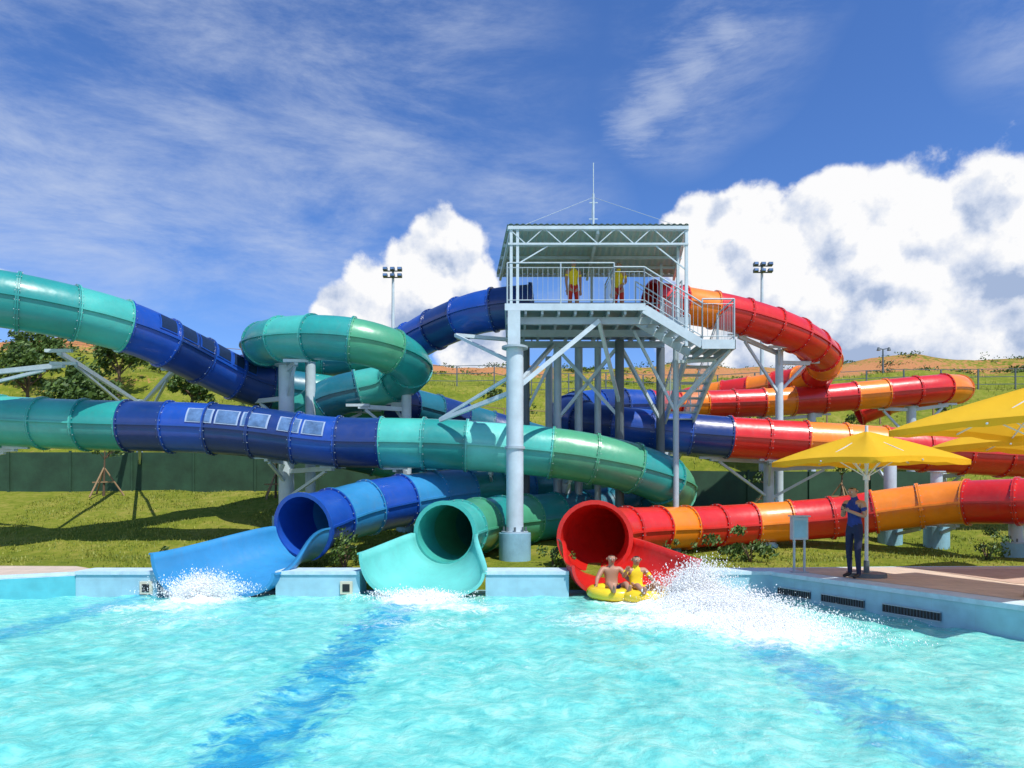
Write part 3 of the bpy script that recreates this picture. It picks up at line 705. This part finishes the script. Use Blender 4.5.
def small_tree(x, y, h, r):
    b = MB(); z = ground(x, y)
    b.cyl((x,y,z-.1),(x+.1,y,z+h*.6),.11,'bark',r1=.06,n=9)
    for k in range(8):
        a = random.uniform(0,6.28); q = Vector((x+math.cos(a)*r*.7, y+math.sin(a)*r*.7, z+h*random.uniform(.55,.95)))
        b.cyl((x+.06,y,z+h*random.uniform(.35,.55)), q, .05, 'bark', r1=.015, n=6)
        leaf_cloud(b, q, (r*.55,r*.55,h*.2), 300, .13)
    leaf_cloud(b, (x,y,z+h*.95), (r*.5,r*.5,h*.22), 260, .13)
    return b.build('small_tree')
for x, y, h, r in ((-20.8,32,3.0,1.3),(-25.0,35,3.2,1.5),(-22.6,39,3.0,1.3),(-28.5,41,3.4,1.6),(-18.6,30.5,2.4,1.1),(-17.0,36,2.2,1.0),(-32,38,3.4,1.6)): small_tree(x, y, h, r)
shrub(-9.0, 33, .9, 1.0, 900, .13); shrub(3.9, 36, 1.0, 1.1, 900, .14)
for _ in range(34):
    x = random.uniform(-30, 32); y = random.uniform(29, 44); shrub(x, y, random.uniform(.3,.7), random.uniform(.35,.8), 220, .1, 'hillside_shrub')
b = MB()
for _ in range(110):
    x = random.uniform(-38, 44); y = random.uniform(46, 52); leaf_cloud(b, (x,y,ground(x,y)+.08), (random.uniform(.5,1.6),.6,random.uniform(.12,.36)), 110, .09)
b.build('distant_scrub')
def sapling(x, y, h):
    b = MB(); z = ground(x, y)
    b.cyl((x,y,z-.1),(x+.05,y,z+h),.05,'bark',r1=.02,n=8)
    for k in range(3):
        a = k*2.09+.4; b.cyl((x+math.cos(a)*.7,y+math.sin(a)*.7,z-.05),(x+.02,y,z+h*.62),.035,'stake',r1=.03,n=6)
    b.beam((x-.38,y-.05,z+.5),(x+.4,y-.05,z+.52),.05,.05,'stake')
    for k in range(6):
        a = random.uniform(0,6.28); q = (x+math.cos(a)*.45,y+math.sin(a)*.45,z+h*random.uniform(.9,1.2)); b.cyl((x+.04,y,z+h*.8),q,.015,'bark',r1=.006,n=5)
        leaf_cloud(b, q, (.22,.22,.18), 60, .07)
    return b.build('staked_sapling')
sapling(-15.2, 25.3, 1.7); sapling(-8.7, 25, 1.5); sapling(12.0, 24.8, 1.6); sapling(9.2, 24.6, 1.3)

# ------------------------------------------------------------------ umbrellas
def umbrella(x, y, zr, zp, half, rot, name='patio_umbrella'):
    b = MB(); c, s = math.cos(rot), math.sin(rot)
    def W_(u, v, z): return Vector((x+u*c-v*s, y+u*s+v*c, z))
    K = 8; M_ = 12; rows = []
    cor = [(-1,-1),(1,-1),(1,1),(-1,1)]
    for i in range(M_+1):
        t = i/M_; row = []
        for q in range(4):
            (ax, ay), (bx, by) = cor[q], cor[(q+1)%4]
            for k in range(K):
                f = k/K; u = ax+(bx-ax)*f; v = ay+(by-ay)*f
                sag = 1-.045*t*math.sin(math.pi*f)
                drop = (1-t)**.88
                z = zr+(zp-zr)*drop - .09*math.sin(math.pi*f)*math.sin(math.pi*t)*1.0 + .05*math.sin(math.pi*f)*t*t
                row.append(W_(u*half*t*sag, v*half*t*sag, z))
        rows.append(row)
    b.grid(rows, 'canvas', closed=True)
    last = rows[-1]; b.grid([last, [p-Vector((0,0,.10)) + (Vector((0,0,.015*math.sin(i*2.4)))) for i, p in enumerate(last)]], 'canvas', closed=True)
    b.cyl((x,y,zp-.02),(x,y,zp+.10),.03,'white',n=10)
    b.cyl((x,y,.46),(x,y,zp),.032,'white',n=14)
    b.cyl((x,y,zr-.35),(x,y,zr-.25),.06,'white',n=12)
    for (ax, ay) in cor + [(0,-1),(1,0),(0,1),(-1,0)]:
        tip = W_(ax*half*.97, ay*half*.97, zr-.02); top = Vector((x,y,zp-.08)); b.beam(top, tip, .022, .022, 'white')
        mid = top.lerp(tip, .5); b.beam((x,y,zr-.3), mid, .018, .018, 'white')
    b.cyl((x,y,.485),(x,y,.56),.34,'darksteel',n=24); b.cyl((x,y,.56),(x,y,.78),.05,'darksteel',n=12)
    return b.build(name)
umbrella(6.57, 12.6, 2.62, 3.18, 1.16, R(22))
umbrella(7.95, 10.0, 3.02, 3.70, 1.50, R(22))
umbrella(10.6, 13.0, 2.95, 3.65, 1.6, R(20))

b = MB()
x, y = 5.62, 13.3
for dx in (-.1, .1): b.beam((x+dx,y,.48),(x+dx,y,1.12),.035,.035,'steel')
b.box((x-.15,y-.06,1.12),(x+.15,y+.08,1.56),'steel'); b.box((x-.12,y-.066,1.16),(x+.12,y-.061,1.50),'footing'); b.beam((x-.18,y,1.58),(x+.18,y,1.58),.22,.025,'steel')
b.box((x-.16,y-.08,.484),(x+.16,y+.08,.5),'steel')
b.build('info_stand')

# ------------------------------------------------------------------ people
def person(name, J, shirt, pants, hair, loc, rot, sleeves='upper', barefoot=False, shorts=False, extra=None, lean=None):
    """J overrides joint positions. Facing -Y in local space."""
    D = dict(pelvis=(0,0,.93), waist=(0,0,1.06), chest=(0,-.01,1.27), neckb=(0,.01,1.41), neck=(0,0,1.48), jaw=(0,-.025,1.535), head=(0,-.01,1.60), top=(0,0,1.665),
        shL=(.17,0,1.38), elL=(.22,.02,1.10), wrL=(.23,-.05,.85), shR=(-.17,0,1.38), elR=(-.22,.02,1.10), wrR=(-.23,-.05,.85),
        hiL=(.09,0,.88), knL=(.10,-.01,.49), anL=(.10,.02,.08), toL=(.11,-.16,.035), hiR=(-.09,0,.88), knR=(-.10,-.01,.49), anR=(-.10,.02,.08), toR=(-.11,-.16,.035))
    D.update(J); D = {k: Vector(v) for k, v in D.items()}
    rad = dict(pelvis=.135, waist=.12, chest=.145, neckb=.08, neck=.052, jaw=.068, head=.092, top=.06, shL=.068, elL=.042, wrL=.028, shR=.068, elR=.042, wrR=.028,
        hiL=.088, knL=.058, anL=.040, toL=.032, hiR=.088, knR=.058, anR=.040, toR=.032)
    E = [('pelvis','waist','t'),('waist','chest','t'),('chest','neckb','t'),('neckb','neck','n'),('neck','jaw','h'),('jaw','head','h'),('head','top','h'),
         ('chest','shL','ua'),('shL','elL','ua'),('elL','wrL','fa'),('chest','shR','ua'),('shR','elR','ua'),('elR','wrR','fa'),
         ('pelvis','hiL','th'),('hiL','knL','th'),('knL','anL','sh'),('anL','toL','ft'),('pelvis','hiR','th'),('hiR','knR','th'),('knR','anR','sh'),('anR','toR','ft')]
    for sd, sg in (('L', 1), ('R', -1)):
        w, el = D['wr'+sd], D['el'+sd]; d = (w-el).normalized(); lat = d.cross(Vector((0,1,.3))).normalized()
        palm = w+d*.07; D['pm'+sd] = palm; rad['pm'+sd] = .030; E.append(('wr'+sd,'pm'+sd,'hd'))
        nrm_ = lat.cross(d).normalized()
        for i, (o, ln) in enumerate(((-.027,.068),(-.009,.078),(.009,.074),(.027,.058))):
            a = palm+d*.03+lat*o; q = a+d*ln*.5+nrm_*.006; e = a+d*ln*.9+nrm_*.03
            for t, p, r_ in (('a', a, .0095), ('b', q, .009), ('c', e, .0075)): D[f'f{i}{t}{sd}'] = p; rad[f'f{i}{t}{sd}'] = r_
            E += [('pm'+sd, f'f{i}a{sd}','hd'), (f'f{i}a{sd}', f'f{i}b{sd}','hd'), (f'f{i}b{sd}', f'f{i}c{sd}','hd')]
        a = w+d*.035-lat*.032; e = a+d*.045-lat*.02
        D['tha'+sd] = a; rad['tha'+sd] = .012; D['thb'+sd] = e; rad['thb'+sd] = .009; E += [('pm'+sd,'tha'+sd,'hd'),('tha'+sd,'thb'+sd,'hd')]
    keys = list(D); ix = {k: i for i, k in enumerate(keys)}
    me = bpy.data.meshes.new('tmp'); me.from_pydata([D[k] for k in keys], [(ix[a], ix[b_]) for a, b_, _ in E], [])
    ob = bpy.data.objects.new('tmp', me); scene.collection.objects.link(ob)
    md = ob.modifiers.new('s', 'SKIN'); md.use_smooth_shade = True
    for i, k in enumerate(keys):
        sv = me.skin_vertices[0].data[i]; r_ = rad[k]; sv.radius = (r_, r_*(.72 if k in ('pelvis','waist','chest') else 1)); sv.use_root = (k == 'pelvis')
    ob.modifiers.new('ss', 'SUBSURF').levels = 2
    dg = bpy.context.evaluated_depsgraph_get(); nm = bpy.data.meshes.new_from_object(ob.evaluated_get(dg))
    bpy.data.objects.remove(ob)
    nm.materials.clear()
    ml = ['skin', shirt, pants, hair, 'black', 'white']
    for k in ml: nm.materials.append(M[k])
    segs = [(D[a], D[b_], lab, max(rad[a], rad[b_])) for a, b_, lab in E]
    hd, nk = D['head'], D['neck']; upv = (D['top']-D['neck']).normalized()
    fwd = (D['jaw']-(D['neck']+upv*.055)); fwd = (fwd-upv*fwd.dot(upv)).normalized()
    for p in nm.polygons:
        c = p.center; best = None; bd = 9
        for a, e, lab, rr in segs:
            ab = e-a; t = max(0, min(1, (c-a).dot(ab)/max(1e-9, ab.length_squared))); dd = (c-(a+ab*t)).length/rr
            if dd < bd: bd = dd; best = (lab, t)
        lab, t = best; mi = 0
        if lab in ('t',): mi = 1 if (c-D['pelvis']).dot((D['waist']-D['pelvis']).normalized()) > -.02 else 2
        elif lab == 'ua': mi = 1 if (t < .6 or sleeves == 'full') else 0
        elif lab == 'fa': mi = 1 if sleeves == 'full' else 0
        elif lab == 'th': mi = 2 if (not shorts or t < .75) else 0
        elif lab == 'sh': mi = 0 if shorts else 2
        elif lab == 'ft': mi = 0 if barefoot else 4
        elif lab == 'h':
            r_ = c-hd
            if r_.dot(upv) > .045 or (r_.dot(fwd) < -.005 and r_.dot(upv) > -.06): mi = 3
        p.material_index = mi; p.use_smooth = True
    nm.name = name
    o = bpy.data.objects.new(name, nm); scene.collection.objects.link(o)
    b = MB(); rt = fwd.cross(upv).normalized()
    fc = hd+fwd*.088
    for s in (-1, 1):
        e = fc+rt*s*.032+upv*.0-fwd*.012; b.cyl(e, e+fwd*.012, .012, 'white', r1=.008, n=8); b.cyl(e+fwd*.012, e+fwd*.014, .006, 'black', n=8)
        er = hd+rt*s*.092-upv*.01; b.cyl(er-rt*s*.01, er+rt*s*.008-fwd*.008, .026, 'skin', r1=.018, n=8)
    b.cyl(fc+upv*.005-fwd*.008, fc-upv*.03+fwd*.016, .008, 'skin', r1=.014, n=8)
    mo = fc-upv*.058-fwd*.012; b.beam(mo-rt*.024, mo+rt*.024, .012, .010, 'shortsred')
    f = b.build('face', o)
    if extra:
        b = MB(); extra(b, D); b.build('held_item', o)
    o.location = loc; o.rotation_euler = (0, 0, rot)
    return o
def phone(b, D):
    p = (D['pmL']+D['pmR'])/2+Vector((0,-.03,.06)); b.beam(p-Vector((0,.02,.05)), p+Vector((0,.02,.06)), .075, .012, 'black')
person('standing_man', dict(jaw=(0,-.05,1.52), head=(0,-.045,1.585), top=(0,-.045,1.65), elL=(.22,-.02,1.12), wrL=(.07,-.22,1.22), elR=(-.22,-.02,1.12), wrR=(-.07,-.22,1.2), knL=(.10,-.05,.49), anL=(.11,-.03,.08), toL=(.12,-.2,.035)),
       'shirtnavy', 'pantsnavy', 'hair', (6.22, 12.35, .485), R(-62), extra=phone)
person('lifeguard', dict(elL=(.20,.02,1.10), wrL=(.19,-.04,.86), elR=(-.20,.02,1.10), wrR=(-.19,-.04,.86)), 'shirtyellow', 'shortsred', 'hair', (1.68, 18.6, 6.72), R(10), sleeves='upper', shorts=True)
person('lifeguard', dict(elL=(.20,.02,1.10), wrL=(.16,-.18,.98), elR=(-.20,.02,1.10), wrR=(-.19,-.04,.86)), 'shirtyellow', 'shortsred', 'hair', (2.95, 18.8, 6.72), R(-30), shorts=True)
sit = dict(pelvis=(0,.1,.12), waist=(0,.15,.24), chest=(0,.2,.44), neckb=(0,.2,.58), neck=(0,.19,.64), jaw=(0,.155,.69), head=(0,.16,.755), top=(0,.17,.82),
    shL=(.17,.2,.55), shR=(-.17,.2,.55), hiL=(.09,.05,.13), hiR=(-.09,.05,.13), knL=(.16,-.38,.33), knR=(-.16,-.38,.33), anL=(.14,-.72,.22), anR=(-.14,-.72,.22), toL=(.15,-.78,.36), toR=(-.15,-.78,.36),
    elL=(.30,.08,.36), wrL=(.36,-.14,.28), elR=(-.30,.08,.36), wrR=(-.36,-.14,.28))
rid = empty('raft_with_riders')
o1 = person('rider_back', sit, 'skin', 'shirtnavy', 'hairbrown', (1.96, 13.15, .0), R(4), barefoot=True, shorts=True)
s2 = dict(sit); s2.update(elR=(-.30,.02,.44), wrR=(-.30,-.16,.56)); o2 = person('rider_front', s2, 'shirtyellow', 'pantsnavy', 'hair', (2.42, 12.95, .0), R(8), barefoot=True, shorts=True)
b = MB()
for (cx, cy) in ((1.97, 12.98), (2.52, 12.72)):
    rows = []
    for i in range(29):
        a = 2*math.pi*i/28; ring = []
        for j in range(12):
            t = 2*math.pi*j/12; rr = .42+.13*math.cos(t); ring.append((cx+rr*math.cos(a), cy+rr*math.sin(a), .14+.12*math.sin(t)))
        rows.append(ring)
    b.grid(rows, 'raft', closed=True)
    b.cyl((cx,cy,.06),(cx,cy,.09),.4,'raft',n=20)
raft = b.build('raft', rid)
for o in (o1, o2): o.parent = rid

# ------------------------------------------------------------------ splashes
def splash(cx, cy, z0, sx, sy, sz, n, vx=0, vy=0, jets_n=40):
    b = MB(); vs = []; fs = []
    jets = [(random.gauss(0,.5), random.gauss(0,.5), random.uniform(.25,1)**1.3) for _ in range(jets_n)]
    for _ in range(n):
        jx, jy, jz = random.choice(jets); t = random.random()
        sp_ = .10+.22*t
        x = cx+sx*(jx*(.4+.9*t)+random.gauss(0,sp_))+vx*t; y = cy+sy*(jy*(.4+.9*t)+random.gauss(0,sp_))+vy*t
        z = z0+sz*(jz*4*t*(1-t)*random.uniform(.3,1.05)+abs(random.gauss(0,.14)))
        s = random.choice((.003,.004,.005,.006,.008,.012))*(1.2-.4*t)
        o = len(vs)
        c = Vector((x,y,z)); d = Vector((1,0,0))*s; e = Vector((0,1,0))*s; f = Vector((0,0,1))*s*random.uniform(.8,2.2)
        vs.extend([c+d, c-d, c+e, c-e, c+f, c-f]); fs.extend([(o,o+2,o+4),(o+2,o+1,o+4),(o+1,o+3,o+4),(o+3,o,o+4),(o+2,o,o+5),(o+1,o+2,o+5),(o+3,o+1,o+5),(o,o+3,o+5)])
    b.add(vs, fs, 'foam', True); b.build('water_splash')
splash(-5.9, 12.95, .03, .62, .4, .50, 16000)
splash(-1.7, 12.8, .02, .7, .35, .2, 8000)
splash(3.1, 12.35, .03, .62, .4, .72, 40000, .3, -.3, 60)
splash(3.35, 11.7, .02, 1.0, .6, .38, 30000, .4, -.8, 60)
splash(3.7, 10.6, .02, 1.0, .7, .16, 12000, .3, -.7, 60)

# ------------------------------------------------------------------ sky
world = bpy.data.worlds.new('World'); scene.world = world; world.use_nodes = True
N, L = world.node_tree.nodes, world.node_tree.links
for n in list(N): N.remove(n)
out = N.new('ShaderNodeOutputWorld')
EL = R(58); to_sun = Vector((.58, -.81, 0)).normalized()*math.cos(EL)+Vector((0,0,math.sin(EL)))
sky = N.new('ShaderNodeTexSky'); sky.sky_type = 'NISHITA'; sky.sun_disc = False; sky.sun_elevation = EL; sky.sun_rotation = math.atan2(to_sun.x, to_sun.y)
sky.air_density = 1.0; sky.dust_density = .3; sky.ozone_density = 3.0
tint = N.new('ShaderNodeMix'); tint.data_type = 'RGBA'; tint.blend_type = 'MULTIPLY'; tint.inputs['Factor'].default_value = 1; tint.inputs['B'].default_value = (.92, 1.06, 1.42, 1)
L.new(sky.outputs[0], tint.inputs['A'])
hs = N.new('ShaderNodeHueSaturation'); hs.inputs['Saturation'].default_value = 1.08; L.new(tint.outputs['Result'], hs.inputs['Color'])
bg = N.new('ShaderNodeBackground'); bg.inputs['Strength'].default_value = .12; L.new(hs.outputs[0], bg.inputs['Color'])
tc = N.new('ShaderNodeTexCoord')
def ma(op, a, b=None, c=None, clamp=False):
    x = N.new('ShaderNodeMath'); x.operation = op; x.use_clamp = clamp
    for i, v in enumerate((a, b, c)):
        if v is None: continue
        if isinstance(v, (int, float)): x.inputs[i].default_value = v
        else: L.new(v, x.inputs[i])
    return x.outputs[0]
dirv = tc.outputs['Generated']
def noi(scale, det, rough, vec=dirv, dist=0.0):
    n = N.new('ShaderNodeTexNoise'); n.inputs['Scale'].default_value = scale; n.inputs['Detail'].default_value = det; n.inputs['Roughness'].default_value = rough; n.inputs['Distortion'].default_value = dist
    L.new(vec, n.inputs['Vector']); return n.outputs['Fac']
def blobs(lst):
    cur = None
    for az, el, r in lst:
        d = Vector((math.sin(R(az))*math.cos(R(el)), math.cos(R(az))*math.cos(R(el)), math.sin(R(el))))
        v = N.new('ShaderNodeVectorMath'); v.operation = 'DISTANCE'; L.new(dirv, v.inputs[0]); v.inputs[1].default_value = d
        f = ma('SUBTRACT', 1.0, ma('DIVIDE', v.outputs['Value'], 2*math.sin(R(r)/2)))
        cur = f if cur is None else ma('SMOOTH_MAX', cur, f, .10)
    return cur
cum = [(16,18.8,4.4),(19.5,18.4,4.8),(23,18.0,5.0),(26.5,18.6,5.4),(28.8,18.9,5.2),(31.5,17.6,4.8),(34.5,17.8,4.8),(37.5,17.0,5.2),(41,16,7.5),(20,12.5,6),(26,12,6.5),(32.5,11,7),(39,11,8),(15.5,13,4),(46,13,9),(30,6,7),(38,6,7),(22,7,5),
       (-5.7,19.4,3.7),(-8.0,17.9,3.6),(-11.2,16.0,3.2),(-14,14.4,2.7),(-4.8,15.8,3.8),(-9.2,14.6,4.1),(-3,12.5,4.3),(-13,12.0,3.2),
       (-70,15,12),(-95,18,14),(80,16,14),(120,14,16),(180,15,16),(-150,18,14),(-37.0,13.2,1.7)]
base = blobs(cum)
vo = N.new('ShaderNodeTexVoronoi'); vo.feature = 'SMOOTH_F1'; vo.inputs['Scale'].default_value = 14; vo.inputs['Smoothness'].default_value = .3
wn = N.new('ShaderNodeTexNoise'); wn.inputs['Scale'].default_value = 14; wn.inputs['Detail'].default_value = 10; wn.inputs['Roughness'].default_value = .6
L.new(dirv, wn.inputs['Vector'])
wv = N.new('ShaderNodeVectorMath'); wv.operation = 'MULTIPLY_ADD'; L.new(wn.outputs['Color'], wv.inputs[0]); wv.inputs[1].default_value = (.08,.08,.08); L.new(dirv, wv.inputs[2])
L.new(wv.outputs[0], vo.inputs['Vector'])
n1 = noi(11, 14, .60)
off = N.new('ShaderNodeVectorMath'); off.operation = 'ADD'; L.new(dirv, off.inputs[0]); off.inputs[1].default_value = (.012, 0, .020)
n1b = noi(11, 14, .60, off.outputs[0])
vo2 = N.new('ShaderNodeTexVoronoi'); vo2.feature = 'SMOOTH_F1'; vo2.inputs['Scale'].default_value = 14; vo2.inputs['Smoothness'].default_value = .3
wv2 = N.new('ShaderNodeVectorMath'); wv2.operation = 'ADD'; L.new(wv.outputs[0], wv2.inputs[0]); wv2.inputs[1].default_value = (.012, 0, .020); L.new(wv2.outputs[0], vo2.inputs['Vector'])
fld = ma('ADD', base, ma('MULTIPLY', ma('SUBTRACT', n1, .5), .95))
fld = ma('ADD', fld, ma('MULTIPLY', ma('SUBTRACT', .35, vo.outputs['Distance']), .38))
al = N.new('ShaderNodeMapRange'); al.interpolation_type = 'SMOOTHSTEP'; al.inputs['From Min'].default_value = .0; al.inputs['From Max'].default_value = .19
L.new(fld, al.inputs['Value'])
sep = N.new('ShaderNodeSeparateXYZ'); L.new(dirv, sep.inputs[0])
rel = ma('ADD', ma('MULTIPLY', ma('SUBTRACT', n1, n1b), 2.1), ma('MULTIPLY', ma('SUBTRACT', vo2.outputs['Distance'], vo.outputs['Distance']), 1.9))  # sunlit and shaded billows painted into the cloud colour via sunward offset
hg = N.new('ShaderNodeMapRange'); hg.inputs['From Min'].default_value = .13; hg.inputs['From Max'].default_value = .31; hg.inputs['To Min'].default_value = .12; hg.inputs['To Max'].default_value = .86; L.new(sep.outputs['Z'], hg.inputs['Value'])  # painted shading: cloud colour greyer low down, whiter towards the tops
sh = ma('ADD', hg.outputs['Result'], rel)
sh = ma('ADD', sh, ma('MULTIPLY', ma('SUBTRACT', n1, .5), .7), None, True)
cc = N.new('ShaderNodeValToRGB'); e = cc.color_ramp.elements; e[0].color = (.38,.48,.69,1); e[1].color = (.98,.98,.99,1); e[1].position = .85
k = e.new(.4); k.color = (.68,.74,.87,1)
L.new(sh, cc.inputs['Fac'])
bgc = N.new('ShaderNodeBackground'); bgc.inputs['Strength'].default_value = 1.0; L.new(cc.outputs[0], bgc.inputs['Color'])
mp = N.new('ShaderNodeMapping'); mp.inputs['Rotation'].default_value = (0, R(-24), 0); mp.inputs['Scale'].default_value = (1.3, 1.6, 4.6); L.new(dirv, mp.inputs['Vector'])
c1 = noi(2.6, 14, .68, mp.outputs[0], .25)
cm = blobs([(14,30,5),(17,33,6),(20,35,5),(-32,28,20),(-12,32,13),(-33,18.5,5),(-30,18.8,4.5),(-38,19,7),(40,30,6),(-60,30,20),(0,20,8),(-16,22,10)])
cma = N.new('ShaderNodeMapRange'); cma.inputs['From Min'].default_value = -.3; cma.inputs['From Max'].default_value = .6; L.new(cm, cma.inputs['Value'])
ca = N.new('ShaderNodeMapRange'); ca.interpolation_type = 'SMOOTHSTEP'; ca.inputs['From Min'].default_value = .34; ca.inputs['From Max'].default_value = .78; L.new(c1, ca.inputs['Value'])
cir = ma('MULTIPLY', ma('MULTIPLY', ca.outputs['Result'], cma.outputs['Result']), .62)
mp2 = N.new('ShaderNodeMapping'); mp2.inputs['Rotation'].default_value = (0, R(-42), 0); mp2.inputs['Scale'].default_value = (2.0, 2.0, 9.0); L.new(dirv, mp2.inputs['Vector'])
c2 = noi(4.0, 12, .72, mp2.outputs[0], .3)
cm2 = blobs([(10.5,28.0,2.6),(12.5,29.6,2.8),(15,31.2,2.8),(17.5,33,2.4)])
w2 = ma('ADD', cm2, ma('MULTIPLY', ma('SUBTRACT', c2, .5), 3.0))
w2r = N.new('ShaderNodeMapRange'); w2r.interpolation_type = 'SMOOTHSTEP'; w2r.inputs['From Min'].default_value = -.2; w2r.inputs['From Max'].default_value = 1.4; w2r.inputs['To Max'].default_value = .5; L.new(w2, w2r.inputs['Value'])
cir = ma('MAXIMUM', cir, w2r.outputs['Result'])
bgi = N.new('ShaderNodeBackground'); bgi.inputs['Color'].default_value = (.72,.80,.95,1); bgi.inputs['Strength'].default_value = .92
m1 = N.new('ShaderNodeMixShader'); L.new(cir, m1.inputs[0]); L.new(bg.outputs[0], m1.inputs[1]); L.new(bgi.outputs[0], m1.inputs[2])
m2 = N.new('ShaderNodeMixShader'); L.new(al.outputs['Result'], m2.inputs[0]); L.new(m1.outputs[0], m2.inputs[1]); L.new(bgc.outputs[0], m2.inputs[2])
L.new(m2.outputs[0], out.inputs['Surface'])

sun = bpy.data.lights.new('sun', 'SUN'); sun.energy = 4.8; sun.angle = R(.5); sun.color = (1, .95, .87)
so = bpy.data.objects.new('sun', sun); scene.collection.objects.link(so); so.rotation_euler = to_sun.to_track_quat('Z', 'Y').to_euler()

# ------------------------------------------------------------------ camera
cam = bpy.data.cameras.new('camera'); cam.sensor_width = 36; cam.lens = 23.9; cam.shift_y = 108/1024; cam.clip_end = 2000
co = bpy.data.objects.new('camera', cam); scene.collection.objects.link(co); co.location = (0, 0, 2.05); co.rotation_euler = (R(90), 0, 0)
scene.camera = co
scene.view_settings.view_transform = 'Standard'; scene.view_settings.look = 'None'; scene.view_settings.exposure = 0
